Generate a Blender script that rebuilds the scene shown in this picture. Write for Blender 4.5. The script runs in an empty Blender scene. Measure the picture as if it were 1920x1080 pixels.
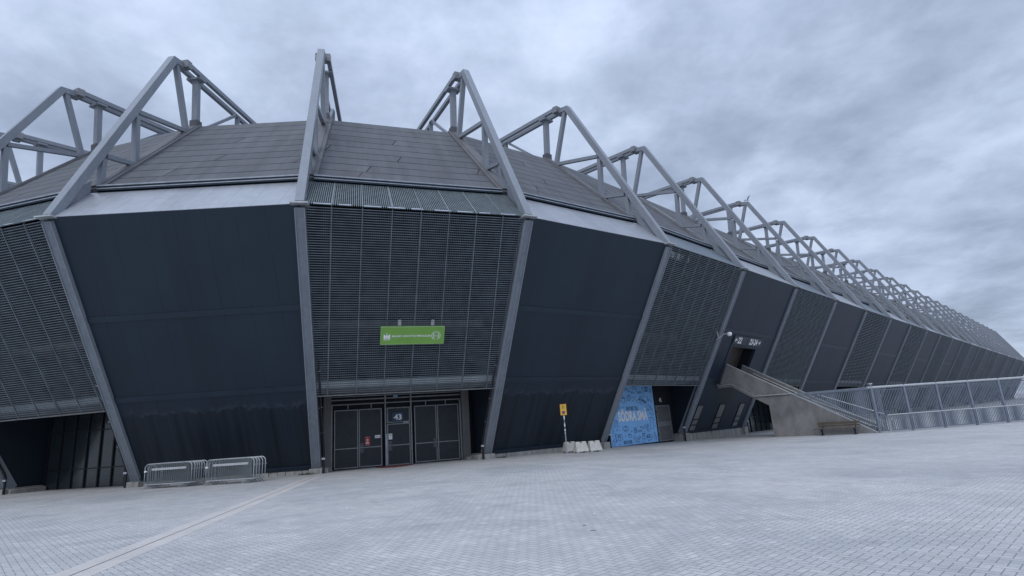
import bpy, bmesh, math, random
from mathutils import Vector, Matrix
random.seed(7)
V = Vector
scn = bpy.context.scene
COL = scn.collection

# ------------------------------------------------------------------ camera
PITCH, ROLL, FOC = 0.2415, 0.07167, 1073.4
cp, sp, cr, sr = math.cos(PITCH), math.sin(PITCH), math.cos(ROLL), math.sin(ROLL)
fw = V((0, cp, sp)); up0 = V((0, -sp, cp)); rt0 = V((1, 0, 0))
rt = rt0 * cr - up0 * sr; up = rt0 * sr + up0 * cr
cam = bpy.data.cameras.new('camera'); camo = bpy.data.objects.new('camera', cam); COL.objects.link(camo)
m = Matrix((rt, up, -fw)).transposed().to_4x4(); m.translation = V((0, 0, 1.6)); camo.matrix_world = m
cam.sensor_width = 36; cam.lens = FOC / 1920 * 36; cam.clip_end = 3000; scn.camera = camo

# ------------------------------------------------------------------ world, sun, exposure
scn.view_settings.view_transform = 'Standard'; scn.view_settings.look = 'None'
scn.view_settings.exposure = 0.50; scn.view_settings.gamma = 1.0
SUN_EL, SUN_AZ = math.radians(50), math.radians(200)
W = bpy.data.worlds.new("World"); scn.world = W; W.use_nodes = True
nt = W.node_tree; nt.nodes.clear()
def N(t, ty, **k):
    n = t.nodes.new(ty)
    for a, b in k.items(): setattr(n, a, b)
    return n
def M(t, op, a, b=None, c=None):
    n = t.nodes.new('ShaderNodeMath'); n.operation = op
    for i, x in enumerate((a, b, c)):
        if x is None: continue
        if isinstance(x, (int, float)): n.inputs[i].default_value = x
        else: t.links.new(x, n.inputs[i])
    return n.outputs[0]
def VM(t, op, a, b=None):
    n = t.nodes.new('ShaderNodeVectorMath'); n.operation = op
    for i, x in enumerate((a, b)):
        if x is None: continue
        if isinstance(x, (tuple, list)): n.inputs[i].default_value = x
        else: t.links.new(x, n.inputs[i])
    return n.outputs[0]
def MIX(t, f, a, b, blend='MIX'):
    n = t.nodes.new('ShaderNodeMix'); n.data_type = 'RGBA'; n.blend_type = blend
    for i, x in ((0, f), (6, a), (7, b)):
        if isinstance(x, (int, float)): n.inputs[i].default_value = x
        elif isinstance(x, (tuple, list)): n.inputs[i].default_value = (*x[:3], 1)
        else: t.links.new(x, n.inputs[i])
    return n.outputs[2]
def RAMP(t, f, pts):
    n = t.nodes.new('ShaderNodeValToRGB'); e = n.color_ramp.elements
    while len(e) < len(pts): e.new(0.5)
    for k, (p, c) in enumerate(pts):
        e[k].position = p; e[k].color = (*c, 1) if isinstance(c, (tuple, list)) else (c, c, c, 1)
    t.links.new(f, n.inputs[0]); return n.outputs[0]
def NOISE(t, vec, sc, det=4, rough=.55, dist=0, dims='3D'):
    n = t.nodes.new('ShaderNodeTexNoise'); n.noise_dimensions = dims
    n.inputs['Scale'].default_value = sc; n.inputs['Detail'].default_value = det
    n.inputs['Roughness'].default_value = rough; n.inputs['Distortion'].default_value = dist
    t.links.new(vec, n.inputs['Vector']); return n.outputs[0]
sky = N(nt, 'ShaderNodeTexSky', sky_type='NISHITA', sun_disc=False)
sky.sun_elevation = SUN_EL; sky.sun_rotation = SUN_AZ
skyc = VM(nt, 'SCALE', sky.outputs[0]); skyc.node.inputs['Scale'].default_value = 0.10
tc = N(nt, 'ShaderNodeTexCoord'); sep = N(nt, 'ShaderNodeSeparateXYZ'); nt.links.new(tc.outputs['Generated'], sep.inputs[0])
zz = M(nt, 'ADD', M(nt, 'MAXIMUM', sep.outputs[2], 0.0), 0.22)
cmb = N(nt, 'ShaderNodeCombineXYZ')
nt.links.new(M(nt, 'DIVIDE', sep.outputs[0], zz), cmb.inputs[0]); nt.links.new(M(nt, 'DIVIDE', sep.outputs[1], zz), cmb.inputs[1])
big = NOISE(nt, cmb.outputs[0], 1.35, 6, .55, .15)
off = VM(nt, 'ADD', cmb.outputs[0], (13.7, 4.1, 2.0))
fine = NOISE(nt, off, 4.2, 9, .58, .2)
cl = M(nt, 'ADD', M(nt, 'MULTIPLY', big, .62), M(nt, 'MULTIPLY', fine, .38))
cloud = RAMP(nt, cl, [(.36, (.245, .30, .405)), (.44, (.31, .372, .495)), (.50, (.375, .447, .590)), (.56, (.445, .52, .675)), (.66, (.54, .615, .765))])
# overcast luminance rises towards the zenith
lum = M(nt, 'ADD', M(nt, 'ADD', .86, M(nt, 'MULTIPLY', M(nt, 'POWER', M(nt, 'MAXIMUM', sep.outputs[2], 0.0), 2.0), .60)), M(nt, 'MULTIPLY', M(nt, 'MAXIMUM', M(nt, 'SUBTRACT', sep.outputs[2], .66), 0.0), 2.6))
cloud2 = VM(nt, 'SCALE', cloud); nt.links.new(lum, cloud2.node.inputs['Scale'])
ed_ = NOISE(nt, VM(nt, 'ADD', cmb.outputs[0], (5.3, 21.0, 7.0)), 1.9, 12, .58, .1)
cloud2 = VM(nt, 'MULTIPLY', cloud2, RAMP(nt, ed_, [(.40, (1.05, 1.05, 1.04)), (.50, (1.0, 1.0, 1.0)), (.545, (.92, .925, .935)), (.68, (.85, .86, .88))]))
mixc = MIX(nt, .93, skyc, cloud2)
bg = N(nt, 'ShaderNodeBackground'); nt.links.new(mixc, bg.inputs[0]); bg.inputs[1].default_value = 1.0
wo = N(nt, 'ShaderNodeOutputWorld'); nt.links.new(bg.outputs[0], wo.inputs[0])
sl = bpy.data.lights.new('sun', 'SUN'); sl.energy = 0.7; sl.angle = math.radians(25); sl.color = (1.0, .96, .92)
so = bpy.data.objects.new('sun', sl); COL.objects.link(so)
sd = V((math.sin(SUN_AZ) * math.cos(SUN_EL), math.cos(SUN_AZ) * math.cos(SUN_EL), math.sin(SUN_EL)))
so.rotation_euler = sd.to_track_quat('Z', 'Y').to_euler(); so.location = (0, -20, 60)

# ------------------------------------------------------------------ materials
def newmat(name):
    mt = bpy.data.materials.new(name); mt.use_nodes = True
    t = mt.node_tree; b = t.nodes['Principled BSDF']; return mt, t, b
def objco(t): return N(t, 'ShaderNodeTexCoord').outputs['Object']
def uvco(t): return N(t, 'ShaderNodeTexCoord').outputs['UV']
def bump(t, b, h, s, d=.02):
    n = N(t, 'ShaderNodeBump'); n.inputs['Strength'].default_value = s; n.inputs['Distance'].default_value = d
    t.links.new(h, n.inputs['Height']); t.links.new(n.outputs[0], b.inputs['Normal'])
def simple(name, col, rough=.6, metal=0., var=.15, sc=3., bmp=.0, spec=.4):
    mt, t, b = newmat(name); co = objco(t)
    n = NOISE(t, co, sc, 6, .6)
    f = RAMP(t, n, [(.3, 1 - var), (.7, 1 + var)])
    c = MIX(t, 1.0, col, f, 'MULTIPLY'); t.links.new(c, b.inputs['Base Color'])
    r = M(t, 'ADD', rough - .08, M(t, 'MULTIPLY', n, .16)); t.links.new(r, b.inputs['Roughness'])
    b.inputs['Metallic'].default_value = metal; b.inputs['Specular IOR Level'].default_value = spec
    if bmp: bump(t, b, NOISE(t, co, sc * 8, 5, .6), bmp)
    return mt
def streaky(name, col, dark, rough, amt=.5, sc=(2.5, 2.5, .35)):
    mt, t, b = newmat(name); co = objco(t)
    st = NOISE(t, VM(t, 'MULTIPLY', co, sc), 1.0, 7, .65, .3)
    sp_ = NOISE(t, co, .7, 4, .6)
    f = RAMP(t, M(t, 'ADD', M(t, 'MULTIPLY', st, .65), M(t, 'MULTIPLY', sp_, .35)), [(.38, 1.0), (.6, 0.0)])
    c = MIX(t, M(t, 'MULTIPLY', f, amt), col, dark)
    c = MIX(t, 1.0, c, RAMP(t, NOISE(t, co, 9, 5, .7), [(.3, .9), (.7, 1.1)]), 'MULTIPLY')
    t.links.new(c, b.inputs['Base Color']); b.inputs['Roughness'].default_value = rough
    b.inputs['Specular IOR Level'].default_value = .35
    bump(t, b, NOISE(t, co, 14, 6, .65), .25, .01); return mt
def cladding(name, grime):
    mt, t, b = newmat(name); uv = uvco(t); s = N(t, 'ShaderNodeSeparateXYZ'); t.links.new(uv, s.inputs[0]); u, v = s.outputs[0], s.outputs[1]
    base = MIX(t, RAMP(t, NOISE(t, uv, .25, 4, .6), [(.35, 0.0), (.65, 1.0)]), (.0130, .0250, .042), (.0160, .0295, .048))
    # sheet joints every 1.43 m, uneven in strength
    k = M(t, 'FRACT', M(t, 'DIVIDE', u, 1.43)); d = M(t, 'ABSOLUTE', M(t, 'SUBTRACT', k, .5))
    vis = RAMP(t, NOISE(t, VM(t, 'MULTIPLY', uv, (.7, .16, 1)), 1.0, 3, .6), [(.40, .12), (.62, .85)])
    line = M(t, 'MULTIPLY', M(t, 'GREATER_THAN', d, .4875), vis)
    c = MIX(t, line, base, (.008, .011, .017))
    sheet = N(t, 'ShaderNodeTexWhiteNoise', noise_dimensions='1D'); t.links.new(M(t, 'FLOOR', M(t, 'ADD', M(t, 'DIVIDE', u, 1.43), .5)), sheet.inputs['W'])
    c = MIX(t, 1.0, c, RAMP(t, sheet.outputs[0], [(0, .93), (1, 1.06)]), 'MULTIPLY')
    if grime:
        rag = M(t, 'ADD', M(t, 'MULTIPLY', NOISE(t, VM(t, 'MULTIPLY', uv, (1.1, .1, 1)), 1.0, 2, .5), 1.3),
                M(t, 'MULTIPLY', NOISE(t, VM(t, 'MULTIPLY', uv, (5.0, .5, 1)), 1.0, 5, .75), .9))
        edge = M(t, 'SUBTRACT', v, M(t, 'ADD', 9.45, rag))
        wet = RAMP(t, edge, [(.0, 0.0), (.06, 1.0)])
        halo = M(t, 'MULTIPLY', RAMP(t, M(t, 'ADD', edge, .5), [(.18, 0.0), (.47, .55), (.53, 0.0)]), RAMP(t, NOISE(t, uv, 1.6, 4, .7), [(.45, 0.0), (.6, 1.0)]))
        rib = RAMP(t, NOISE(t, VM(t, 'MULTIPLY', uv, (3.2, .10, 1)), 1.0, 3, .55), [(.35, (.005, .010, .018)), (.65, (.014, .024, .037))])
        c = MIX(t, halo, c, (.055, .070, .090)); c = MIX(t, M(t, 'MULTIPLY', wet, .97), c, rib)
    sc_ = RAMP(t, NOISE(t, VM(t, 'MULTIPLY', uv, (1.0, .5, 1)), 1.7, 8, .8), [(.70, 0.0), (.76, .5)])
    c = MIX(t, sc_, c, (.055, .065, .08))
    t.links.new(c, b.inputs['Base Color']); b.inputs['Roughness'].default_value = .55; b.inputs['Specular IOR Level'].default_value = .4
    h = M(t, 'ADD', M(t, 'MULTIPLY', NOISE(t, uv, .6, 3, .5), .5), M(t, 'MULTIPLY', line, -.3)); bump(t, b, h, .35, .03)
    return mt
M_CLAD = cladding('dark_cladding', False); M_CLADG = cladding('dark_cladding_weathered', True)
M_BAND = simple('cladding_band_lit', (.017, .031, .049), .5, 0, .15, 1)  # light caught by the band's top edge is put into this paler colour
def roofmat():
    mt, t, b = newmat('roofing_felt'); uv = uvco(t)
    s = N(t, 'ShaderNodeSeparateXYZ'); t.links.new(uv, s.inputs[0])
    vv = M(t, 'ADD', M(t, 'DIVIDE', s.outputs[1], 1.06), M(t, 'MULTIPLY', NOISE(t, uv, .35, 3, .5), .10)); row = M(t, 'FLOOR', vv)
    dv = M(t, 'MINIMUM', M(t, 'FRACT', vv), M(t, 'SUBTRACT', 1.0, M(t, 'FRACT', vv)))
    rn = N(t, 'ShaderNodeTexWhiteNoise', noise_dimensions='1D'); t.links.new(row, rn.inputs['W'])
    uu = M(t, 'ADD', M(t, 'DIVIDE', M(t, 'ADD', s.outputs[0], M(t, 'MULTIPLY', s.outputs[1], .35)), 12.5), M(t, 'MULTIPLY', rn.outputs[0], 7.0))
    du = M(t, 'MULTIPLY', M(t, 'MINIMUM', M(t, 'FRACT', uu), M(t, 'SUBTRACT', 1.0, M(t, 'FRACT', uu))), 12.5)
    dd = M(t, 'MINIMUM', dv, du)
    seam = M(t, 'MULTIPLY', RAMP(t, dd, [(.030, 1.0), (.052, 0.0)]), RAMP(t, NOISE(t, uv, .6, 3, .6), [(.3, .75), (.5, 1.0)]))
    ids = N(t, 'ShaderNodeCombineXYZ'); t.links.new(row, ids.inputs[0]); t.links.new(M(t, 'FLOOR', uu), ids.inputs[1])
    sw = N(t, 'ShaderNodeTexWhiteNoise', noise_dimensions='2D'); t.links.new(ids.outputs[0], sw.inputs[0])
    felt = RAMP(t, sw.outputs[0], [(0, (.110, .116, .128)), (1, (.130, .136, .147))])
    felt = MIX(t, seam, felt, (.022, .023, .030))
    st = RAMP(t, NOISE(t, VM(t, 'MULTIPLY', uv, (1.1, .16, 1)), 1.0, 6, .65), [(.32, .80), (.66, 1.12)])
    c = MIX(t, 1.0, felt, st, 'MULTIPLY')
    c = MIX(t, 1.0, c, RAMP(t, NOISE(t, uv, 26, 4, .7), [(.3, .88), (.7, 1.12)]), 'MULTIPLY')
    patch = N(t, 'ShaderNodeTexBrick'); t.links.new(VM(t, 'ADD', uv, (3.1, .33, 0)), patch.inputs['Vector'])
    patch.inputs['Color1'].default_value = (0, 0, 0, 1); patch.inputs['Color2'].default_value = (1, 1, 1, 1); patch.inputs['Mortar'].default_value = (0, 0, 0, 1)
    patch.inputs['Mortar Size'].default_value = .02; patch.inputs['Brick Width'].default_value = 2.1; patch.inputs['Row Height'].default_value = .51; patch.inputs['Scale'].default_value = 1
    pf = RAMP(t, patch.outputs[0], [(.90, 0.0), (.93, .45)])
    c = MIX(t, pf, c, (.105, .100, .108))
    t.links.new(c, b.inputs['Base Color']); b.inputs['Roughness'].default_value = .8; b.inputs['Specular IOR Level'].default_value = .3
    bump(t, b, M(t, 'ADD', M(t, 'MULTIPLY', seam, -1.0), NOISE(t, uv, .8, 5, .6)), .3, .02)
    return mt
M_ROOF = roofmat()
def paving():
    mt, t, b = newmat('herringbone_paving'); co = objco(t)
    mp = N(t, 'ShaderNodeMapping'); mp.inputs['Rotation'].default_value = (0, 0, math.radians(-44)); t.links.new(co, mp.inputs[0])
    p = VM(t, 'SCALE', mp.outputs[0]); p.node.inputs['Scale'].default_value = 1 / .107
    s = N(t, 'ShaderNodeSeparateXYZ'); t.links.new(p, s.inputs[0])
    i, j = M(t, 'FLOOR', s.outputs[0]), M(t, 'FLOOR', s.outputs[1]); fx, fy = M(t, 'FRACT', s.outputs[0]), M(t, 'FRACT', s.outputs[1])
    k = M(t, 'FLOORED_MODULO', M(t, 'SUBTRACT', i, j), 4.0)
    e1 = M(t, 'COMPARE', k, 1.0, .1); e2 = M(t, 'COMPARE', k, 2.0, .1); ver = M(t, 'GREATER_THAN', k, 1.5)
    lx = M(t, 'ADD', fx, e1); ly = M(t, 'ADD', fy, e2)
    wx = M(t, 'SUBTRACT', 2.0, ver); wy = M(t, 'ADD', 1.0, ver)
    d = M(t, 'MINIMUM', M(t, 'MINIMUM', lx, M(t, 'SUBTRACT', wx, lx)), M(t, 'MINIMUM', ly, M(t, 'SUBTRACT', wy, ly)))
    joint = RAMP(t, d, [(.030, 1.0), (.066, 0.0)])
    idv = N(t, 'ShaderNodeCombineXYZ'); t.links.new(M(t, 'SUBTRACT', i, e1), idv.inputs[0]); t.links.new(M(t, 'SUBTRACT', j, e2), idv.inputs[1]); t.links.new(ver, idv.inputs[2])
    wn = N(t, 'ShaderNodeTexWhiteNoise', noise_dimensions='3D'); t.links.new(idv.outputs[0], wn.inputs[0])
    c = RAMP(t, wn.outputs[0], [(.0, (.442, .447, .442)), (.5, (.472, .470, .460)), (.8, (.492, .481, .468)), (1.0, (.535, .528, .510))])
    t2 = RAMP(t, NOISE(t, co, .22, 5, .6, .6), [(.34, (.84, .86, .88)), (.50, (1, 1, 1)), (.66, (1.10, 1.08, 1.08))])
    c = MIX(t, 1.0, c, t2, 'MULTIPLY')
    c = MIX(t, 1.0, c, RAMP(t, NOISE(t, co, 1.3, 6, .7, .5), [(.3, .87), (.7, 1.12)]), 'MULTIPLY')
    c = MIX(t, 1.0, c, RAMP(t, NOISE(t, co, 40, 4, .7), [(.3, .86), (.7, 1.14)]), 'MULTIPLY')
    c = MIX(t, M(t, 'MULTIPLY', joint, .75), c, (.12, .125, .14))
    # faint turning marks of tyres
    for cx, cy, r0, wd in ((-2.6, 15.8, 3.1, .16), (-2.4, 15.9, 4.6, .14), (4.5, 19.0, 7.5, .16), (4.6, 19.1, 9.2, .14)):
        dl = N(t, 'ShaderNodeVectorMath', operation='DISTANCE'); t.links.new(co, dl.inputs[0]); dl.inputs[1].default_value = (cx, cy, 0)
        band = RAMP(t, M(t, 'DIVIDE', M(t, 'ABSOLUTE', M(t, 'SUBTRACT', dl.outputs['Value'], r0)), wd), [(.3, .16), (1.0, 0.0)])
        c = MIX(t, M(t, 'MULTIPLY', band, RAMP(t, NOISE(t, co, .35, 3, .6), [(.45, 0.0), (.6, 1.0)])), c, (.16, .16, .17))
    # damp and dirty patches
    c = MIX(t, RAMP(t, NOISE(t, VM(t, 'ADD', co, (31, 7, 0)), .55, 7, .7, .4), [(.56, 0.0), (.70, .30)]), c, (.24, .245, .26))
    # dark spots (chewing gum, drips)
    vo = N(t, 'ShaderNodeTexVoronoi'); vo.inputs['Scale'].default_value = 1.3; t.links.new(co, vo.inputs[0])
    c = MIX(t, RAMP(t, vo.outputs['Distance'], [(.03, .55), (.05, 0.0)]), c, (.10, .10, .11))
    t.links.new(c, b.inputs['Base Color']); b.inputs['Roughness'].default_value = .75; b.inputs['Specular IOR Level'].default_value = .35
    bump(t, b, M(t, 'ADD', M(t, 'MULTIPLY', joint, -1.0), M(t, 'MULTIPLY', NOISE(t, co, 30, 4, .6), .4)), .5, .008)
    return mt
M_PAVE = paving()
M_STEEL = streaky('painted_grey_steel', (.255, .280, .315), (.19, .21, .24), .45, .45)
M_STEELD = streaky('weathered_column_steel', (.215, .240, .275), (.12, .14, .17), .5, .55, (5, 5, .25))
M_GALV = simple('galvanised_steel', (.42, .44, .46), .38, .55, .2, 6)
M_MESH = simple('grating_steel', (.15, .18, .205), .5, .25, .25, 2)
M_SLOT = simple('drain_slot_grey', (.16, .155, .15), .8)
M_GALVD = simple('dull_galvanised_bars', (.24, .265, .27), .5, .4, .2, 6)
M_BEAM = simple('dark_concrete_beam', (.10, .10, .10), .8)
M_LITBAND = simple('pale_lit_band', (.60, .66, .68), .5, 0, .1, 2)  # pale colour stands in for the glow of a bright strip
M_MESHT = simple('pale_grating_steel', (.19, .225, .235), .5, .2, .2, 2)
M_FENCE = simple('blue_grey_fence_paint', (.20, .235, .285), .45, .1, .15, 3)
M_RAILL = simple('light_grey_rail', (.48, .50, .50), .4, .3, .12, 4)
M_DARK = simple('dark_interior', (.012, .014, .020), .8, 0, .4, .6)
M_DARKF = simple('black_frame', (.012, .015, .020), .5, 0, .2, 3)
M_GUT = simple('gutter_sheet', (.33, .36, .40), .35, .35, .2, 3)
M_CONC = streaky('cast_concrete', (.19, .185, .18), (.105, .102, .10), .85, .7, (1.3, 1.3, .5))
M_CONCL = streaky('pale_plinth_concrete', (.38, .37, .35), (.16, .155, .14), .85, .7, (4, 4, .8))
M_CONCP = streaky('gate_pillar_concrete', (.20, .195, .19), (.13, .13, .13), .85, .5, (3, 3, .3))
M_PANEL = simple('dark_door_panel', (.022, .028, .036), .45, .1, .3, 2)
M_GFRAME = simple('gate_frame_steel', (.24, .25, .26), .45, .4, .2, 5)
M_DOOR = simple('grey_metal_door', (.13, .13, .135), .5, .2, .2, 3)
M_WHITE = simple('white_vinyl', (.90, .90, .90), .5, 0, .06, 4)
M_BLACK = simple('black_print', (.015, .017, .022), .5, 0, .1, 4)
M_NAVY = simple('navy_print', (.035, .10, .25), .5, 0, .1, 4)
M_BLUE = simple('sky_blue_banner', (.27, .56, .93), .5, 0, .05, 1)
M_GREEN = simple('green_sign_face', (.215, .43, .085), .45, 0, .05, 2)
M_GREENE = simple('green_sign_edge', (.30, .50, .18), .45, 0, .05, 2)
M_YEL = simple('yellow_sign_face', (.80, .52, .075), .45, 0, .06, 3)
M_ORA = simple('orange_sign_border', (.62, .25, .05), .45, 0, .06, 3)
M_RBLUE = simple('roundel_blue', (.04, .08, .34), .45, 0, .06, 3)
M_RED = simple('red_print', (.40, .035, .035), .5, 0, .1, 3)
M_DKRED = simple('faded_red_paint', (.26, .05, .05), .8, 0, .4, 2.5)
M_PLAST = simple('dirty_white_plastic', (.56, .55, .50), .55, 0, .16, 4)
M_WOOD = streaky('weathered_bench_timber', (.145, .120, .090), (.075, .062, .048), .75, .7, (2, 2, 9))
M_STRIP = streaky('pale_stone_strip', (.56, .53, .50), (.45, .42, .395), .8, .6, (.8, .8, .8))
M_STRIPG = streaky('grey_stone_strip', (.55, .53, .51), (.44, .43, .415), .8, .6, (.8, .8, .8))
M_WEED = simple('weed_leaves', (.07, .115, .035), .7, 0, .4, 9)
M_GULLW = simple('gull_white_feathers', (.62, .62, .62), .7, 0, .05, 9)
M_GULLG = simple('gull_grey_feathers', (.22, .23, .25), .7, 0, .1, 9)
M_BEAK = simple('gull_yellow_beak', (.6, .4, .05), .5, 0, .1, 9)
M_DGLASS = simple('dark_glass', (.02, .03, .035), .15, 0, .2, 1, 0, .8)
M_FL = simple('flashing_felt', (.150, .150, .158), .75, 0, .15, 1.5)
M_TYRE = simple('tyre_rubber', (.02, .02, .02), .8, 0, .1, 9)
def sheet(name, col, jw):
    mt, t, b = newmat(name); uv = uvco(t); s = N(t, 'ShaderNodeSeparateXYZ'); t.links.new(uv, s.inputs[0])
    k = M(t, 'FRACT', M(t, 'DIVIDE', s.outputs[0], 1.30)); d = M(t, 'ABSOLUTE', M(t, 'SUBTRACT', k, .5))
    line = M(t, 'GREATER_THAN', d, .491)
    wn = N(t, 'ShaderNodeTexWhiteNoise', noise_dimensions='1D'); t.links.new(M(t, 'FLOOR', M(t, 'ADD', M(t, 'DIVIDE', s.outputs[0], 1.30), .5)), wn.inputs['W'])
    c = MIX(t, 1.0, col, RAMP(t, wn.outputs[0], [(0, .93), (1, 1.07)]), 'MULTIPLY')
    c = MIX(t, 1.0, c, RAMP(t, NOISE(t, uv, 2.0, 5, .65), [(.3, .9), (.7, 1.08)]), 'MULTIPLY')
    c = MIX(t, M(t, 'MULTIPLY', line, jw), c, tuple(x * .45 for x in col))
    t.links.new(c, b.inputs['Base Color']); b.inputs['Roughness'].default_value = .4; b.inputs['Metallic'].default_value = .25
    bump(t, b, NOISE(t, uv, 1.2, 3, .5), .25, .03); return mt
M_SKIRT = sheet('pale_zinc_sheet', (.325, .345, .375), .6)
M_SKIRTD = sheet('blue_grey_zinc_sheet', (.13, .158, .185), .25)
def ribbed(name, col):
    mt, t, b = newmat(name); uv = uvco(t); s = N(t, 'ShaderNodeSeparateXYZ'); t.links.new(uv, s.inputs[0])
    w = M(t, 'SINE', M(t, 'MULTIPLY', s.outputs[1], 55.0))
    c = MIX(t, M(t, 'MULTIPLY', M(t, 'ADD', w, 1.0), .5), tuple(x * .7 for x in col), col); t.links.new(c, b.inputs['Base Color'])
    b.inputs['Roughness'].default_value = .5; bump(t, b, w, .5, .02); return mt
M_SHUT = ribbed('brown_roller_shutter', (.085, .070, .062))
def glassm():
    mt, t, b = newmat('grey_window_glass'); b.inputs['Base Color'].default_value = (.17, .175, .18, 1)
    b.inputs['Roughness'].default_value = .25; b.inputs['Specular IOR Level'].default_value = .6
    bump(t, b, NOISE(t, objco(t), 2, 3, .5), .1, .05); return mt
M_GLASS = glassm()

# ------------------------------------------------------------------ mesh helpers
class MB:
    """collects boxes, bars and prisms and links them as ONE mesh object"""
    def __init__(s): s.v = []; s.f = []; s.uv = []
    def hexa(s, q, off, uv=None):
        n = len(s.v); off = V(off)
        s.v += [V(p) for p in q] + [V(p) + off for p in q]
        F = [(0, 1, 2, 3), (7, 6, 5, 4), (0, 4, 5, 1), (1, 5, 6, 2), (2, 6, 7, 3), (3, 7, 4, 0)]
        uv = uv or [(0, 0)] * 4
        for f in F: s.f.append(tuple(n + a for a in f)); s.uv.append([uv[a % 4] for a in f])
        return s
    def box(s, lo, hi):
        x0, y0, z0 = lo; x1, y1, z1 = hi
        return s.hexa([(x0, y0, z0), (x1, y0, z0), (x1, y0, z1), (x0, y0, z1)], (0, y1 - y0, 0), [(x0, z0), (x1, z0), (x1, z1), (x0, z1)])
    def bar(s, a, b, side, w, h, shift=0):
        a, b = V(a), V(b); d = (b - a).normalized(); sd = V(side); sd = (sd - d * sd.dot(d)).normalized(); u = sd.cross(d)
        a = a + u * shift; b = b + u * shift; L = (b - a).length
        q = [a - sd * w / 2 - u * h / 2, b - sd * w / 2 - u * h / 2, b + sd * w / 2 - u * h / 2, a + sd * w / 2 - u * h / 2]
        return s.hexa(q, u * h, [(0, 0), (L, 0), (L, w), (0, w)])
    def prism(s, pts, off):
        n = len(s.v); k = len(pts); off = V(off); s.v += [V(p) for p in pts] + [V(p) + off for p in pts]
        s.f.append(tuple(range(n, n + k))); s.uv.append([(0, 0)] * k)
        s.f.append(tuple(range(n + 2 * k - 1, n + k - 1, -1))); s.uv.append([(0, 0)] * k)
        for i in range(k):
            j = (i + 1) % k; s.f.append((n + i, n + k + i, n + k + j, n + j)); s.uv.append([(0, 0)] * 4)
        return s
    def poly(s, pts, uv=None):
        n = len(s.v); s.v += [V(p) for p in pts]; s.f.append(tuple(range(n, n + len(pts)))); s.uv.append(uv or [(0, 0)] * len(pts)); return s
    def tube(s, pts, r, k=8, closed=False):
        pts = [V(p) for p in pts]; n = len(s.v); L = len(pts); prev = None
        for i, p in enumerate(pts):
            if closed: d = (pts[(i + 1) % L] - pts[i - 1]).normalized()
            else: d = (pts[min(i + 1, L - 1)] - pts[max(i - 1, 0)]).normalized()
            ref = prev if prev is not None else (V((0, 0, 1)) if abs(d.z) < .9 else V((1, 0, 0)))
            x = (ref - d * ref.dot(d)).normalized(); y = d.cross(x); prev = x
            rr = r[i] if isinstance(r, (list, tuple)) else r
            for a in range(k): s.v.append(p + x * rr * math.cos(2 * math.pi * a / k) + y * rr * math.sin(2 * math.pi * a / k))
        for i in range(L if closed else L - 1):
            j = (i + 1) % L
            for a in range(k):
                b = (a + 1) % k; s.f.append((n + i * k + a, n + i * k + b, n + j * k + b, n + j * k + a)); s.uv.append([(0, 0)] * 4)
        if not closed:
            s.f.append(tuple(n + a for a in range(k - 1, -1, -1))); s.uv.append([(0, 0)] * k)
            s.f.append(tuple(n + (L - 1) * k + a for a in range(k))); s.uv.append([(0, 0)] * k)
        return s
    def mesh(s, name, mat):
        me = bpy.data.meshes.new(name); me.from_pydata([tuple(p) for p in s.v], [], s.f); me.update()
        ul = me.uv_layers.new(name='UVMap'); i = 0
        for q in s.uv:
            for c in q: ul.data[i].uv = c; i += 1
        bm = bmesh.new(); bm.from_mesh(me); bmesh.ops.recalc_face_normals(bm, faces=bm.faces); bm.to_mesh(me); bm.free()
        me.materials.append(mat); return me
    def build(s, name, mat, parent=None, bevel=0, local=False):
        o = bpy.data.objects.new(name, s.mesh(name, mat)); COL.objects.link(o)
        if parent is not None: adopt(o, parent, local)
        if bevel:
            b = o.modifiers.new('edge', 'BEVEL'); b.width = bevel; b.segments = 2; b.limit_method = 'ANGLE'
        return o
WM = {}
def adopt(o, parent, local=False):
    o.parent = parent
    if not local and parent.name in WM: o.matrix_parent_inverse = WM[parent.name].inverted()
def thing(name, label, cat, loc=(0, 0, 0), rz=0, group=None):
    o = bpy.data.objects.new(name, None); COL.objects.link(o); o.location = loc; o.rotation_euler = (0, 0, rz); o.empty_display_size = .3
    o['label'] = label; o['category'] = cat
    if group: o['group'] = group
    WM[o.name] = Matrix.Translation(V(loc)) @ Matrix.Rotation(rz, 4, 'Z'); return o
def tag(o, label, cat, group=None, kind=None):
    o['label'] = label; o['category'] = cat
    if group: o['group'] = group
    if kind: o['kind'] = kind
    return o
def dup(root, loc, rz, label=None):
    r = root.copy(); COL.objects.link(r); r.location = loc; r.rotation_euler = (0, 0, rz)
    if label: r['label'] = label
    for ch in list(root.children):
        c = ch.copy(); COL.objects.link(c); c.parent = r
        for g in list(ch.children):
            d = g.copy(); COL.objects.link(d); d.parent = c
    return r
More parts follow.
